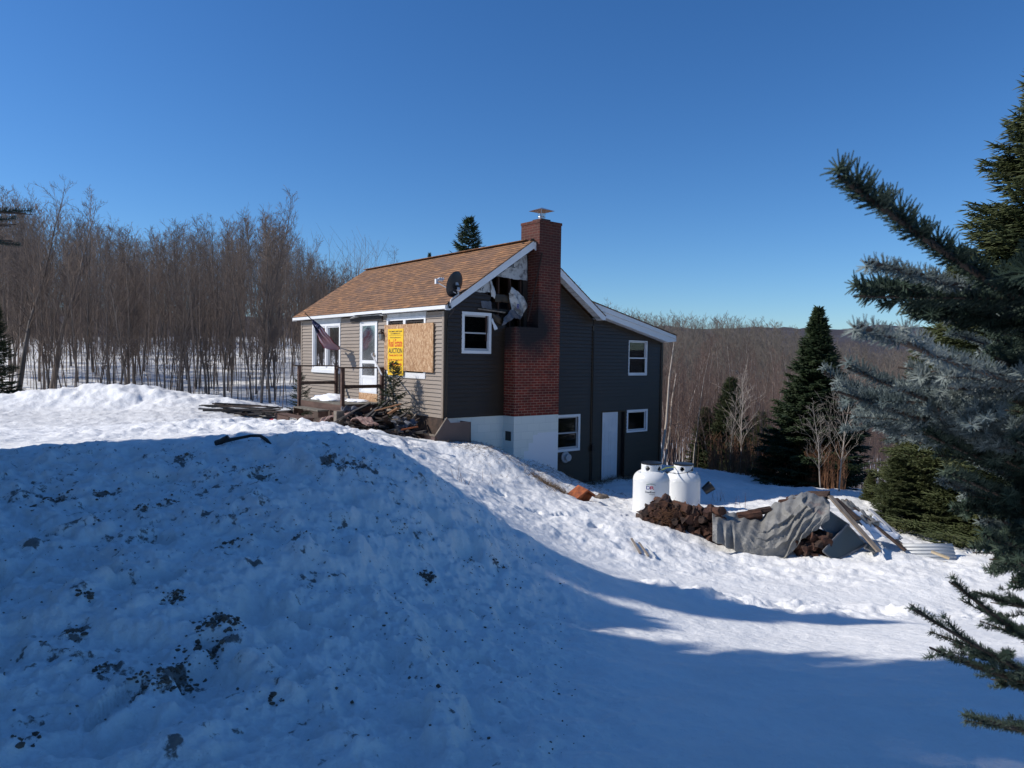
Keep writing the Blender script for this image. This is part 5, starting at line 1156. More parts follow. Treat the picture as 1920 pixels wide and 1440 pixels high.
# twigs / leaf bits on the slope by the foundation, and along the yard
def bits(name, label, n, fn, mname, l0=.03, l1=.12, rr_=.003, lift=.6):
    P = np.array([fn() for _ in range(n)]); z = height(P[:, 0], P[:, 1]); A_ = rng.uniform(0, 6.28, n); L = rng.uniform(l0, l1, n); up = rng.uniform(0, lift, n)
    P0 = np.c_[P, z-.004]; P1 = P0+np.c_[np.cos(A_)*L, np.sin(A_)*L, up*L+.01]; V, F = segs(P0, P1, np.full(n, rr_), np.full(n, rr_*.4)); o = link(name, new_mesh(name, V, F, M[mname])); return tag(o, label, 'litter', None, 'stuff')
M['straw'] = mottled('dead grass', (.10, .06, .035), (.32, .22, .12), 5, .9)
def f1():
    b = rng.uniform(-.6, 4.2); a = -abs(rng.normal(.3, 1.1))-.1; 
    if b > 1.6: a -= .45
    p = HL(b, a); return (p.x, p.y)
bits('leaf_litter', 'twigs and dead leaves scattered on the snow below the foundation', 1500, f1, 'straw', .02, .10, .004)
def f2():
    b = rng.uniform(3.4, 8.6); a = -abs(rng.normal(.1, .25))-.03; p = HL(b, a); return (p.x, p.y)
bits('dead_grass', 'dead grass along the basement wall', 1600, f2, 'straw', .04, .16, .004, 1.2)
def f3():
    b = rng.normal(-1.6, .9); a = rng.uniform(-.5, 6); p = HL(b, a); return (p.x, p.y)
bits('leaf_litter', 'dark scraps and twigs strewn on the snow around the porch', 1100, f3, 'char', .02, .12, .005)
q = at(1033, 918, 15.9)
def f4(): return (q.x+rng.normal(0, .22), q.y+rng.normal(0, .25))
bits('dead_grass', 'tuft of tan dead grass on the slope by the chimney', 900, f4, 'straw', .05, .15, .004, 1.0)
# single weed stems
for k, (px, py, n) in enumerate([(870, 905, 6), (920, 908, 4), (1385, 952, 5), (1350, 940, 8), (1240, 962, 0), (620, 1075, 0)]):
    if not n: continue
    q = ray_ground(px, py, 9)
    if q is None: continue
    P0 = np.array([q[:] for _ in range(n)])+np.c_[rng.normal(0, .08, n), rng.normal(0, .08, n), np.zeros(n)-.02]; P1 = P0+np.c_[rng.normal(0, .08, n), rng.normal(0, .08, n), rng.uniform(.15, .38, n)]
    V, F = segs(P0, P1, np.full(n, .004), np.full(n, .002)); ob = link('weed_stems', new_mesh('weed', V, F, M['dead'])); tag(ob, ['dry weed stems on the sunny slope below the cellar hatch', 'small dry stems left of the chimney base', 'bare stems in the shade behind the firewood', 'bramble stems right of the propane tanks'][k], 'weed')

# ------------------------------------------------------------------ trees
def bare_tree(seed, H=9., lean=.03, nb=34, r0=.075, spread=.42, low=.25, dens=1.0, tw=.0065, E0=38, E1=62):
    r_ = np.random.default_rng(seed); T0 = []; T1 = []; A0 = []; A1 = []; S0 = []; S1 = []; B0 = []; B1 = []
    p = np.array([0, 0, -.3]); d = np.array([r_.normal(0, lean), r_.normal(0, lean), 1.]); n = 14; pts = [p]; 
    for i in range(n):
        d = d+np.array([r_.normal(0, .035), r_.normal(0, .035), 0]); d /= np.linalg.norm(d); p = p+d*(H+.3)/n; pts.append(p)
    pts = np.array(pts); rad = r0*(1-np.linspace(0, 1, n+1))**1.15+.006
    for i in range(n): T0.append(pts[i]); T1.append(pts[i+1]); A0.append(rad[i]); A1.append(rad[i+1])
    def grow(p, d, L, r, lev):
        m = 4 if lev < 2 else 2; pp = [p]
        for i in range(m):
            d = d+np.array([r_.normal(0, .06), r_.normal(0, .06), .08 if lev < 2 else .05]); d = d/np.linalg.norm(d); q = pp[-1]+d*L/m; pp.append(q)
            ra = r*(1-i/m*.75); rb = r*(1-(i+1)/m*.75); S0.append(pp[-2]); S1.append(q); B0.append(max(ra, tw*.6)); B1.append(max(rb, tw*.45))
        if lev < 3:
            k = int(r_.integers(3, 6)*dens) if lev == 1 else int(r_.integers(2, 4)*dens)
            for _ in range(k):
                t = r_.uniform(.25, 1.); j = min(int(t*m), m-1); q = pp[j]+(pp[j+1]-pp[j])*(t*m-j); ang = r_.uniform(0, 6.28)
                o = np.cross(d, [math.cos(ang), math.sin(ang), .3]); o /= np.linalg.norm(o)+1e-9; dd = d*.8+o*r_.uniform(.35, .75); dd /= np.linalg.norm(dd); grow(q, dd, L*r_.uniform(.35, .6), max(r*.45, tw), lev+1)
    for k in range(nb):
        t = low+(1-low)*(k+r_.uniform(0, 1))/nb; i = min(int(t*n), n-1); q = pts[i]+(pts[i+1]-pts[i])*(t*n-i); az = k*2.4+r_.uniform(-.5, .5)
        el = R(r_.uniform(E0, E1)); L = H*spread*(1-t*.78)*r_.uniform(.6, 1.1)*(.65 if t < .4 else 1)*.62; grow(q, np.array([math.cos(az)*math.cos(el), math.sin(az)*math.cos(el), math.sin(el)]), L, max(rad[i]*.42, tw), 1)
    V, F = segs(np.array(T0), np.array(T1), A0, A1, 7); V2, F2 = segs(np.array(S0), np.array(S1), B0, B1, 3)
    return new_mesh('trunk', V, F, M['bark'], True), new_mesh('branches', V2, F2, M['twig'])
def put_tree(meshes, loc, rz, sc, label, group, name='bare_tree', cat='tree', mats=None, tilt=(0, 0), zone=None):
    w_ = random.uniform(.75, 1.35)
    if zone: label = ('slim' if w_ < .95 else 'sturdy' if w_ > 1.15 else 'middling')+(' left leaning' if tilt[1] < -.025 else ' right leaning' if tilt[1] > .025 else ' upright')+zone
    t = thing(name, label, cat, loc, rz, group); t.scale = (sc*w_, sc*w_, sc); t.rotation_euler = (tilt[0], tilt[1], rz)
    for nm, me in zip(('trunk', 'crown'), meshes):
        o = link(nm, me, t)
    return t
BT = [bare_tree(100+k, 9., nb=38+k % 3*6, spread=.44, low=.18, r0=.034+.012*(k % 3), dens=1.25, lean=.03, tw=.007, E0=50, E1=74) for k in range(8)]
def recolor(pair, tm, cm):
    out = []
    for me, m_ in zip(pair, (tm, cm)):
        c = me.copy(); c.materials.clear(); c.materials.append(M[m_]); out.append(c)
    return out
BTR = [recolor(b, 'bark_pale', 'twig_red') for b in BT[:5]]
# left thicket
rd = random.Random(3); placed = []; nl = 0
topl = [(0, 330), (60, 350), (110, 420), (150, 385), (200, 400), (260, 425), (330, 400), (400, 410), (470, 375), (520, 375), (560, 430), (620, 480), (680, 510), (730, 520)]
for k in range(270):
    Y = 27.5+rd.random()**1.4*24; px = rd.uniform(-60, 700) if k % 8 else rd.uniform(500, 720); p = at(px, 700, Y)
    if px > 540 and Y < 33: Y = rd.uniform(33, 50); p = at(px, 700, Y)
    g0 = gz(p.x, p.y); ytop = interp(topl, max(0, px))+rd.uniform(-5, 60); H = (at(px, ytop, Y).z-g0)*.93; H = min(max(H, 4.), 13)
    put_tree(rd.choice(BT), (p.x, p.y, g0), rd.uniform(0, 6.28), H/9., '', 'leafless trees of the thicket left of the house', tilt=(rd.uniform(-.06, .06), rd.uniform(-.06, .06)), zone=' leafless tree '+('at the front' if Y < 30 else 'near the front' if Y < 33 else 'mid thicket' if Y < 38 else 'deep inside')+', '+('by the left edge' if px < 60 else 'left of the snowbank crest' if px < 150 else 'behind the snowbank crest' if px < 270 else 'behind the snowbank end' if px < 400 else 'left of the board pile' if px < 470 else 'behind the board pile' if px < 540 else 'behind the roof')); nl += 1
big = bare_tree(301, 11, nb=40, spread=.5, low=.3, r0=.12, dens=1.1)
for px, Y, yt, lab in [(32, 27.5, 312, 'tallest leafless tree, at the far left of the thicket'), (95, 29, 352, 'spreading leafless tree second from the left edge above the thicket'), (490, 28.5, 366, 'tall leafless tree rising above the thicket nearest the porch'), (165, 28, 372, 'tall leafless tree with a dark fan of branches left of the thicket middle')]:
    p = at(px, 700, Y); g0 = gz(p.x, p.y); H = at(px, yt, Y).z-g0; put_tree(big if px < 150 else BT[2], (p.x, p.y, g0), px*.1, H/(11. if px < 150 else 9.), lab, None)
for px, Y, yt, lab in [(725, 42, 458, 'leafless tree top showing over the left of the roof ridge'), (1112, 38, 515, 'pale leafless tree crown just right of the chimney above the roof'), (1170, 45, 560, 'small leafless crown above the slope of the rear roof')]:
    p = at(px, 650, Y); g0 = gz(p.x, p.y); H = at(px, yt, Y).z-g0; put_tree(big, (p.x, p.y, g0), px*.1, H/11., lab, None)
# undergrowth saplings on the left: thin stems
def saplings(n, fn, H0, H1, name, label, mname='twig'):
    P = np.array([fn() for _ in range(n)]); z = height(P[:, 0], P[:, 1], False); parts = []; P0 = np.c_[P, z-.1]; H = rng.uniform(H0, H1, n)
    D = np.c_[rng.normal(0, .07, n), rng.normal(0, .07, n), np.ones(n)]; P1 = P0+D*H[:, None]*.5; P2 = P1+(D+np.c_[rng.normal(0, .06, n), rng.normal(0, .06, n), np.zeros(n)])*H[:, None]*.5
    parts += [segs(P0, P1, np.full(n, .016), np.full(n, .011)), segs(P1, P2, np.full(n, .011), np.full(n, .005))]
    for j in range(6):
        t = rng.uniform(.3, .95, n)[:, None]; q = np.where(t < .5, P0+(P1-P0)*t*2, P1+(P2-P1)*(t*2-1)); a = rng.uniform(0, 6.28, n); e = q+np.c_[np.cos(a), np.sin(a), rng.uniform(.8, 1.8, n)]*(H*.12)[:, None]*rng.uniform(.5, 1.3, n)[:, None]
        parts.append(segs(q, e, np.full(n, .006), np.full(n, .003)))
    V, F = merge(parts); o = link(name, new_mesh(name, V, F, M[mname])); return tag(o, label, 'undergrowth', None, 'stuff')
def fl_():
    Y = 27.2+rng.random()**1.2*30; px = rng.uniform(-80, 720)
    if px > 540: Y = max(Y, 33)
    p = at(px, 700, Y); return (p.x, p.y)
saplings(700, fl_, 2.5, 7., 'undergrowth', 'thin saplings filling the thicket left of the house')
def tops(tab):
    def f(x, y, g0):
        px = 960+F_PX*x/y; return at(px, interp(tab, px), y).z-g0
    return f
topr = [(1000, 560), (1110, 580), (1200, 592), (1340, 602), (1480, 612), (1560, 640), (1650, 655), (1750, 650), (1900, 640)]
def woods(n, fn, H0, H1, label, meshes, name='woods', hf=None):
    parts = []
    for k in range(n):
        x, y = fn(); g0 = gz(x, y); pr = meshes[k % len(meshes)]; s = (rng.uniform(H0, H1) if hf is None else min(max(hf(x, y, g0)*rng.uniform(.82, 1.03), H0), H1))/9.; a = rng.uniform(0, 6.28)
        for me in pr:
            V = np.zeros(len(me.vertices)*3, np.float32); me.vertices.foreach_get('co', V); V = V.reshape(-1, 3)*s; F = np.zeros(len(me.polygons)*4, np.int32); me.polygons.foreach_get('vertices', F)
            V = np.c_[V[:, 0]*math.cos(a)-V[:, 1]*math.sin(a)+x, V[:, 0]*math.sin(a)+V[:, 1]*math.cos(a)+y, V[:, 2]+g0]; parts.append((V, F.reshape(-1, 4)))
    V, F = merge(parts); o = link(name, new_mesh(name, V, F, meshes[0][1].materials[0])); return tag(o, label, 'woods', None, 'stuff')
LITE = [bare_tree(200+k, 9., nb=30, spread=.55, low=.15, r0=.06, dens=.8, tw=.012) for k in range(5)]
LITE_G = [recolor(b, 'twig_grey', 'twig_grey') for b in LITE]
LITE_R = [recolor(b, 'twig_red', 'twig_red') for b in LITE]
def fw():
    Y = rng.uniform(48, 75); p = at(rng.uniform(-80, 800), 690, Y); return (p.x, p.y)
woods(260, fw, 3, 11, 'far leafless woods on the hillside left', LITE, hf=tops([(a_, b_+32) for a_, b_ in topl]))
def fr_():
    Y = rng.uniform(50, 105); p = at(rng.uniform(1090, 1900), 690, Y); return (p.x, p.y)
woods(380, fr_, 4, 14, 'far leafless woods across the valley right of the house', LITE_G, hf=tops(topr))
def fr2():
    Y = rng.uniform(110, 170); p = at(rng.uniform(1000, 2000), 690, Y); return (p.x, p.y)
woods(400, fr2, 3, 12, 'distant wooded hillside beyond the valley', LITE_G, hf=tops(topr))
def fr3():
    Y = rng.uniform(27, 45); p = at(rng.uniform(1245, 1700), 690, Y); return (p.x, p.y)
saplings(1100, fr3, 2.5, 5.5, 'undergrowth', 'reddish saplings between the trees right of the house', 'twig_red')
for k in range(60):
    Y = rd.uniform(27, 48); px = rd.uniform(1235, 1620); p = at(px, 700, Y); g0 = gz(p.x, p.y); yt = np.interp(px, [1235, 1480, 1620], [615, 655, 675])+rd.uniform(0, 70); H = min(max(at(px, yt, Y).z-g0, 4), 10)
    put_tree(rd.choice(BTR), (p.x, p.y, g0), rd.uniform(0, 6.28), H/9., '', 'leafless trees of the woods right of the house', tilt=(rd.uniform(-.07, .07), rd.uniform(-.07, .07)), zone=' reddish valley tree '+('near the front' if Y < 34 else 'deep inside')+', '+('beside the house corner' if px < 1300 else 'behind the sparse pines' if px < 1440 else 'behind the conical fir'))
# distinct bare trees on the right
PB = recolor(bare_tree(401, 6, nb=26, spread=.8, low=.22, r0=.042, dens=1., tw=.006), 'bark_pale', 'bark_pale')
for px, Y, yt, rz, lab in [(1580, 19.5, 690, .3, 'pale leafless tree in front of the conical fir'), (1392, 25, 700, 2.0, 'thin pale leafless tree at the edge of the snow right of the tanks'), (1545, 20.5, 760, 4, 'small pale leafless tree left of the one before the fir'), (1372, 25.5, 760, 1, 'forked thin leafless sapling at the snow edge')]:
    p = at(px, 700, Y); g0 = gz(p.x, p.y); H = at(px, yt, Y).z-g0; put_tree(PB, (p.x, p.y, g0), rz, H/6., lab, None)
WB = MB(); 
for k, (x0, y0, x1, y1, Y, lab) in enumerate([(1238, 870, 1264, 640, 27, 'white leaning birch trunk just right of the house corner'), (1246, 840, 1268, 700, 28, 'second thin white birch stem right of the house')]):
    a_ = at(x0, y0, Y); b_ = at(x1, y1, Y); g0 = gz(a_.x, a_.y); a_.z = min(a_.z, g0)
    t = thing('birch_tree', lab, 'tree', a_); d = b_-a_
    ps = [Vector((0, 0, 0)), d*.35+Vector((.05, 0, 0)), d*.7-Vector((.03, 0, 0)), d]; MB().tube(ps, [.05, .042, .03, .015], 8).build('trunk', M['bark_pale'], t, True)
    S0 = []; S1 = []
    for j in range(26):
        u = random.uniform(.3, 1); q = d*u; e = q+Vector((random.gauss(0, .5), random.gauss(0, .5), random.uniform(.3, .9))); S0.append(q); S1.append(e)
        for _ in range(3): q2 = q.lerp(e, random.uniform(.3, .9)); S0.append(q2); S1.append(q2+Vector((random.gauss(0, .2), random.gauss(0, .2), random.uniform(.1, .4))))
    V, F = segs(np.array(S0), np.array(S1), np.full(len(S0), .008), np.full(len(S0), .003)); link('crown', new_mesh('crown', V, F, M['twig_red']), t)
# brush along the edge of the snow
def fbr():
    t = rng.random(); px = 1330+t*260; Y = np.interp(px, [1330, 1480, 1590], [25.5, 22.3, 19.5])+abs(rng.normal(0, .9)); p = at(px, 800, Y); return (p.x, p.y)
saplings(420, fbr, .5, 1.5, 'brush', 'reddish brown brush along the edge of the snow before the fir', 'dead')

# conifers: whorled branches carrying shoots (short spindles)
def spruce(seed, H, Rb, mneed, nbr=420, shoots=26, sl=.10, sr=.012, droop=-.12, up_tip=.25, top_open=.0, power=.85, low=.03, n=3, trunk=True, secsp=.9):
    r_ = np.random.default_rng(seed); S0 = []; S1 = []; Ra = []; B0 = []; B1 = []; Rw = []
    for k in range(nbr):
        t = low+(1-low)*(k+.5)/nbr; t = t**.92; z = H*t; L = Rb*(1-t)**power*r_.uniform(.72, 1.12)+.05; az = r_.uniform(0, 6.283)
        el0 = R(-8+45*t)+r_.normal(0, .10); d = np.array([math.cos(az), math.sin(az), 0]); m = 6; p = np.array([0, 0, z]); pts = [p]
        for i in range(m):
            e = el0+(droop if i < 3 else up_tip)*(1-t*.5); p = p+(d*math.cos(e)+np.array([0, 0, math.sin(e)]))*L/m; pts.append(p)
        pts = np.array(pts); B0 += list(pts[:-1]); B1 += list(pts[1:]); Rw += list(np.linspace(.012*(1-t)+.006, .004, m))
        side = np.array([-d[1], d[0], 0]); ns = max(5, int(shoots*(L/Rb+.12)))
        for j in range(ns):
            u = .12+.88*(j/ns)**.8; i = min(int(u*m), m-1); q = pts[i]+(pts[i+1]-pts[i])*(u*m-i); sgn = 1 if j % 2 else -1; LL = L*.42*(1-u*.75)*secsp*r_.uniform(.6, 1.2)+sl
            dd = side*sgn*r_.uniform(.6, 1.)+d*r_.uniform(.35, .8)+np.array([0, 0, r_.normal(-.05, .18)]); dd /= np.linalg.norm(dd); nn = max(1, int(LL/sl))
            for v in range(nn):
                a = q+dd*LL*v/nn; b = a+dd*LL/nn*1.25+r_.normal(0, .012, 3); S0.append(a); S1.append(b)
                for s2 in (-1, 1):
                    o = np.cross(dd, [0, 0, 1.]); o /= np.linalg.norm(o)+1e-9; e2 = dd*.75+o*s2*.75+np.array([0, 0, r_.normal(.05, .22)]); e2 /= np.linalg.norm(e2); S0.append(a); S1.append(a+e2*sl*r_.uniform(.7, 1.3))
        S0.append(pts[-1]); S1.append(pts[-1]+(pts[-1]-pts[-2])/np.linalg.norm(pts[-1]-pts[-2])*sl*1.5)
    S0 = np.array(S0); S1 = np.array(S1); mid = S0*.45+S1*.55; N = len(S0); w_ = r_.uniform(.7, 1.3, N)*sr
    V, F = merge([segs(S0, mid, w_*.55, w_, n), segs(mid, S1, w_, w_*.15, n)])
    # leader
    crown = new_mesh('crown', V, F, M[mneed])
    T = [(0, 0, -.4), (0, 0, H*.5), (0, 0, H*.97)]; V1, F1 = segs(T[:-1], T[1:], [H*.014, H*.008], [H*.008, .006], 8); V2, F2 = segs(np.array(B0), np.array(B1), Rw, np.array(Rw)*.8, 3)
    V3, F3 = merge([(V1, F1), (V2, F2)]); return new_mesh('trunk', V3, F3, M['spruce_bark']), crown
def put_spruce(pr, px, Y, ytop, H, rz, label, name='spruce_tree', wide=1., group=None, gy_=None):
    p = at(px, 700, Y); g0 = gz(p.x, p.y); hh_ = at(px, ytop, Y).z-g0; t = thing(name, label, 'tree', (p.x, p.y, g0-.1), rz, group); s = hh_/H; t.scale = (s*wide, s*wide, s)
    for nm, me in zip(('trunk', 'crown'), pr): link(nm, me, t)
    return t
SA = spruce(11, 10, 2.1, 'needle', nbr=640, shoots=42, sl=.10, sr=.012, power=.68)
SB = spruce(12, 7, 1.75, 'needle_dark', nbr=560, shoots=44, sl=.10, sr=.017, power=.95)
SC = spruce(13, 5, 1.5, 'needle', nbr=340, shoots=34, sl=.11, sr=.014, power=.6)
put_spruce(SB, 1531, 22.5, 572, 7, .5, 'tall dark conical fir standing between the valley woods and the propane tanks', 'fir_tree', wide=1.35)
put_spruce(SA, 1950, 14.6, 90, 10, 1., 'tall olive green spruce filling the upper right edge', wide=1.3)
put_spruce(SA, 1790, 17.5, 475, 10, 2.2, 'olive spruce left of the tallest one, behind the near frosted boughs', wide=1.3)
put_spruce(SC, 1690, 16.0, 840, 5, 3., 'low bushy green spruce right behind the tarped woodpile', wide=1.2)
put_spruce(SC, 1800, 15.5, 760, 5, 4., 'bushy spruce behind the corrugated metal sheet', wide=1.1)
put_spruce(SC, 1900, 15, 700, 5, 5., 'bushy spruce at the right edge under the tallest spruce', wide=1.1)
put_spruce(SC, 1640, 18.5, 880, 5, 1.4, 'small green spruce between the pale leafless tree and the woodpile', wide=1.1)
SP = spruce(14, 6, 2.0, 'needle', nbr=330, shoots=22, sl=.14, sr=.012, power=.5)
put_spruce(SC, 1372, 27.5, 705, 5, .2, 'dull green bushy pine behind the saplings right of the house', 'pine_tree', wide=.9)
put_spruce(SC, 1325, 28.5, 760, 5, 2.2, 'lower green pine nearest the house corner', 'pine_tree', wide=1.0)
put_spruce(SP, 1430, 30, 770, 6, 1.2, 'low sparse pine just left of the conical fir', 'pine_tree', wide=.9)
SD = spruce(15, 9, 1.9, 'needle_dark', nbr=330, shoots=22, sl=.14, sr=.016, power=.7)
put_spruce(SD, 876, 34, 405, 9, .4, 'dark spruce top rising behind the roof ridge', wide=1.2)
put_spruce(SD, 803, 42, 472, 9, 1.4, 'tiny spruce tip showing over the roof ridge left of the taller spruce', wide=.6)
put_spruce(SD, -6, 26.5, 560, 9, 1.4, 'dark spruce cut by the left edge below the tallest leafless tree', wide=1.1)
SE = spruce(16, 1.9, .62, 'needle_dark', nbr=70, shoots=9, sl=.07, sr=.009, power=.7, low=.12, secsp=.8)
def yard_spruce(b, a, H, rz, label, lean=0.):
    p = HL(b, a); t = thing('young_spruce', label, 'tree', (p.x, p.y, gz(p.x, p.y)-.02), rz); t.scale = (H/1.9,)*3
    for nm, me in zip(('trunk', 'crown'), SE): link(nm, me, t)
ys = pb(737, 770, -.55); yard_spruce(-.55, ys[0], 1.75, .3, 'young spruce growing between the front door and the boarded window')
yl = pb(562, 740, -1.0); yard_spruce(-.9, yl[0]+.15, 1.5, 2.3, 'young spruce at the far end of the porch')

# ------------------------------------------------------------------ near blue spruce: boughs with real needles
def shoot_template(L, seed, nl=.021, dens=17, nr=.00125):
    r_ = np.random.default_rng(seed); n = int(L*100*dens); t = np.sort(r_.uniform(0, 1, n)); a = r_.uniform(0, 6.28, n)
    P0 = np.c_[np.zeros(n), t*L, np.zeros(n)]; lean = r_.uniform(.45, .95, n)*(1-.3*t)
    # needles sweep forward; fewer below
    rad = np.c_[np.cos(a), lean*1.0, np.sin(a)]; rad[:, 2] = np.where(rad[:, 2] < 0, rad[:, 2]*.75, rad[:, 2]); rad /= np.linalg.norm(rad, axis=1, keepdims=True)
    ln = nl*r_.uniform(.75, 1.15, n)*(1-.25*t**4); P1 = P0+rad*ln[:, None]+np.c_[np.zeros((n, 2)), ln*.12]
    return P0, P1, np.full(n, nr), np.full(n, nr*.45), L
TPL = [shoot_template(L, 50+i) for i, L in enumerate((.06, .09, .12, .16, .22))]
def basis(d, j=None):
    d = d/np.linalg.norm(d)
    if j is not None: d = d+j; d = d/np.linalg.norm(d)
    up = np.array([0, 0, 1.]); x = np.cross(d, up); x /= np.linalg.norm(x)+1e-9; z = np.cross(x, d); return np.stack([x, d, z])
def bough(p0, p1, seed, mname, nshoot=14, sag=.02, nl=1., spread=.55, slen=.16, parent=None, bare=0., umax=.94):
    r_ = np.random.default_rng(seed); p0 = np.array(p0, float); p1 = np.array(p1, float); L = np.linalg.norm(p1-p0); m = 8; pts = np.array([p0+(p1-p0)*i/m+np.array([0, 0, -sag*math.sin(math.pi*i/m)]) for i in range(m+1)])
    N0 = []; N1 = []; Q0 = []; Q1 = []; S0 = []; S1 = []; Sr = []
    def addshoot(q, d, L_):
        B = basis(d, r_.normal(0, .03, 3)); j = int(np.argmin([abs(T[4]-L_) for T in TPL])); T = TPL[j]; s = L_/T[4]
        a = T[0].copy(); b = T[1].copy(); bend = .12*(a[:, 1:2]/T[4])**2*T[4]*r_.normal(0, 1); k = np.c_[a[:, 0]*0, a[:, 0]*0, bend[:, 0]]
        v = (b-a)*nl; a = a*np.array([1, s, 1])+k; b = a+v
        N0.append(a@B+q); N1.append(b@B+q); Q0.append(T[2]*nl); Q1.append(T[3]*nl); S0.append(q); S1.append(q+B[1]*L_); Sr.append(.0022)
    main = (p1-p0)/L
    for i in range(m):
        S0.append(pts[i]); S1.append(pts[i+1]); Sr.append(.007*(1-i/m)+.003)
    k = max(1, int(L/.2))
    for i in range(m):       # needles on the outer axis
        if i >= m*bare: addshoot(pts[i], pts[i+1]-pts[i], np.linalg.norm(pts[i+1]-pts[i])*1.1)
    side = np.cross(main, [0, 0, 1.]); side /= np.linalg.norm(side)
    for j in range(nshoot):
        u = .08+(umax-.08)*(j+.5)/nshoot; i = min(int(u*m), m-1); q = pts[i]+(pts[i+1]-pts[i])*(u*m-i); sg = 1 if j % 2 else -1
        d = main*.75+side*sg*spread*r_.uniform(.8, 1.4)+np.array([0, 0, r_.normal(-.02, .10)]); LL = slen*(1.15-u)*r_.uniform(.75, 1.3)
        d /= np.linalg.norm(d); nseg = max(1, round(LL/.18))
        for s_ in range(nseg): addshoot(q+d*LL*s_/nseg, d, LL/nseg*1.05)
        if LL > .16:
            for u2 in (.35, .6, .82):
                for s2 in (-1, 1):
                    if r_.random() < .8: dd = d*.8+np.cross(d, [0, 0, 1.])*s2*.55+np.array([0, 0, r_.normal(0, .1)]); addshoot(q+d*LL*u2, dd, LL*.42*(1.15-u2))
    N0 = np.concatenate(N0); N1 = np.concatenate(N1); Vn, Fn = segs(N0, N1, np.concatenate(Q0), np.concatenate(Q1), 3)
    Vs, Fs = segs(np.array(S0), np.array(S1), Sr, np.array(Sr)*.8, 5)
    V, F = merge([(Vn, Fn), (Vs, Fs)]); mi = np.r_[np.zeros(len(Fn), int), np.ones(len(Fs), int)]
    me = new_mesh('branch', V, F, None, False, mats=[M[mname], M['spruce_bark']], midx=mi); return me, len(Fn)
trk = Vector((2.35, 1.75, 0)); tg = gz(trk.x, trk.y)
ns_ = thing('blue_spruce', 'near frosted blue spruce whose boughs reach in from the right edge', 'tree', (trk.x, trk.y, tg))
MB().tube([(0, 0, -.2), (.02, 0, 1.5), (0, .02, 3.2), (0, 0, 4.8)], [.12, .10, .07, .02], 12).build('trunk', M['spruce_bark'], ns_, True)
tot = 0
def pbough(px, py, Y, base=None, k=0, **kw):
    global tot
    tip = at(px, py, Y); b_ = at(*base) if base else Vector((trk.x, trk.y, tip.z-.1))
    o0 = Vector(ns_.location); me, nf = bough(b_-o0, tip-o0, 900+k, **kw); tot += nf; link('branch', me, ns_)
# hero boughs read off the photograph: tip pixel, distance, base pixel
HB = [((1572, 330, .95), (2080, 640, 1.35), 'needle_near', 7, .30, 1.4), ((1634, 492, 1.05), (2080, 560, 1.5), 'needle_blue', 8, .22, 1.0), ((1612, 610, .95), (2080, 740, 1.4), 'needle_blue', 8, .22, 1.1),
      ((1590, 690, 1.25), (2060, 830, 1.6), 'needle_blue', 12, .30, 1.), ((1572, 735, 1.35), (2060, 850, 1.7), 'needle_blue', 14, .32, 1.), ((1545, 700, 1.7), (1990, 850, 2.0), 'needle_blue', 12, .3, 1.),
      ((1712, 1142, 1.55), (2100, 1330, 1.9), 'needle_near', 10, .25, .8), ((1786, 1092, 1.6), (2050, 1260, 1.9), 'needle_near', 8, .2, .8), ((1806, 1340, 1.5), (2100, 1380, 1.8), 'needle_near', 8, .2, .8), ((1745, 1215, 1.65), (2050, 1300, 1.9), 'needle_near', 9, .2, .8), ((1830, 1110, 1.9), (2100, 1160, 2.1), 'needle_near', 8, .2, .8)]
for k, (t_, b_, m_, n_, sl_, nl_) in enumerate(HB): pbough(*t_, base=b_, k=k, mname=m_, nshoot=n_, slen=sl_, nl=nl_, umax=.5 if k < 3 else .72, spread=.45)
rd = random.Random(21)
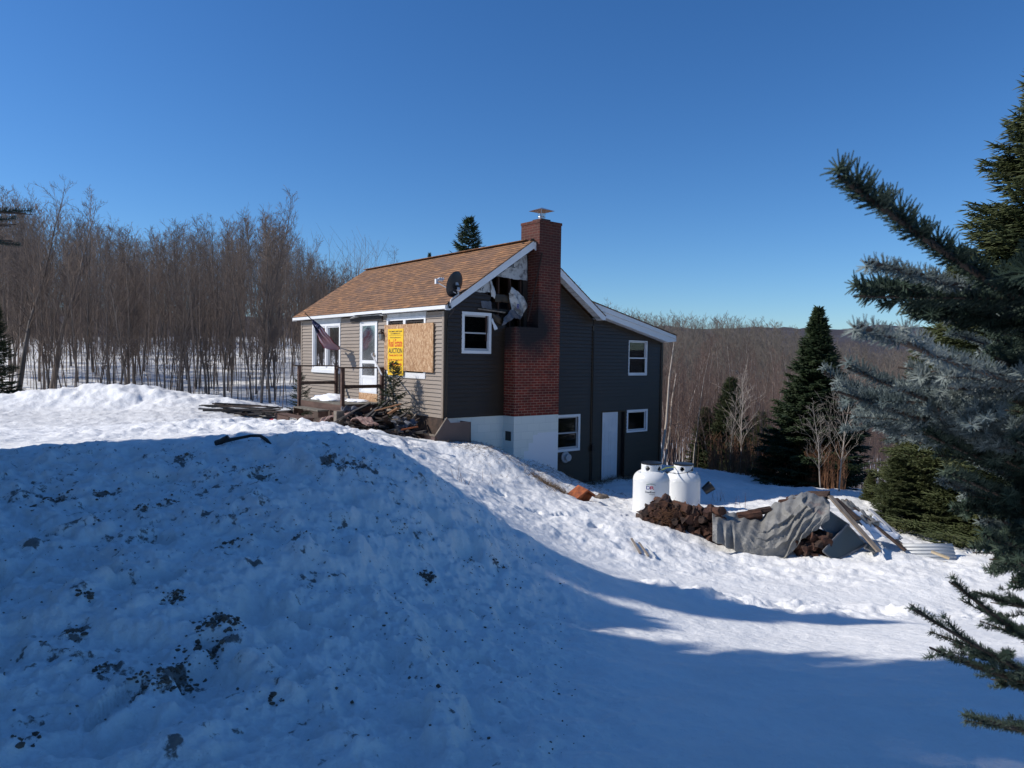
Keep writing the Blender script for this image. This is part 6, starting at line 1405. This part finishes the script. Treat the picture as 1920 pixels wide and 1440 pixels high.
for k in range(28):     # the body of the tree in the right margin
    py = 585+k*18+rd.uniform(-15, 15); px = np.interp(py, [520, 640, 800, 960, 1080], [1830, 1775, 1725, 1800, 1910])+rd.uniform(-10, 120); Y = rd.uniform(1.4, 2.3)
    pbough(px, py, Y, base=(px+rd.uniform(230, 330), py+rd.uniform(30, 110), Y+.25), k=40+k, mname='needle_blue' if rd.random() < .3 else 'needle_near', nshoot=7, slen=.2, nl=1.1, umax=.7, spread=.5)
for k in range(14):
    py = 560+k*38; pbough(1880+rd.uniform(-30, 30), py, rd.uniform(1.2, 1.7), base=(2120, py+60, 1.8), k=120+k, mname='needle_near', nshoot=9, slen=.2)
print('needle faces', tot)

# spruces left of the photographer that shade the foreground
SH_ = spruce(31, 11, 2.3, 'needle_dark', nbr=560, shoots=34, sl=.16, sr=.03, power=.6, low=.06)
for k, (x, y, z1, wd, lab) in enumerate([(-11.0, 7.25, 9.3, .72, 'slim dark spruce nearest the left edge of the view'), (-9.2, 6.0, 5.8, 1.1, 'shorter dark spruce left of the photographer'), (-11.5, 3.35, 13.0, 1.15, 'tallest dark spruce left of the photographer'), (-9.0, 4.8, 5.8, 1.0, 'low bushy dark spruce beside the tallest one'), (-9.5, -1.6, 11, .85, 'broad dark spruce behind and left of the photographer'), (-9.0, -4.2, 11, 1.2, 'dark spruce farthest behind the photographer'), (-7.6, 2.6, 4.2, .75, 'small dark spruce nearest the photographer on the left')]):
    g0 = gz(x, y)-.1; t = thing('spruce_tree', lab, 'tree', (x, y, g0), k*1.3); t.scale = (wd, wd, (z1-g0)/11.)
    for nm, me in zip(('trunk', 'crown'), SH_): link(nm, me, t)
ls_ = thing('spruce_tree', 'near dark spruce whose bough tips poke in at the left edge', 'tree', (-3.9, 2.6, gz(-3.9, 2.6)))
MB().tube([(0, 0, -.2), (0, 0, 2), (0, 0, 4.4)], [.1, .08, .02], 10).build('trunk', M['spruce_bark'], ls_, True)
for k, (px, py, Y) in enumerate([(48, 400, 2.9), (20, 424, 3.0), (24, 452, 2.9), (-10, 470, 2.8), (-60, 380, 2.7), (-80, 520, 2.8)]):
    tip = at(px, py, Y); o0 = Vector(ls_.location); me_, nf = bough(Vector((-3.9, 2.6, tip.z+.05))-o0, tip-o0, 700+k, 'needle_near', nshoot=10, slen=.2, nl=.9, umax=.6); link('branch', me_, ls_)
print('done')
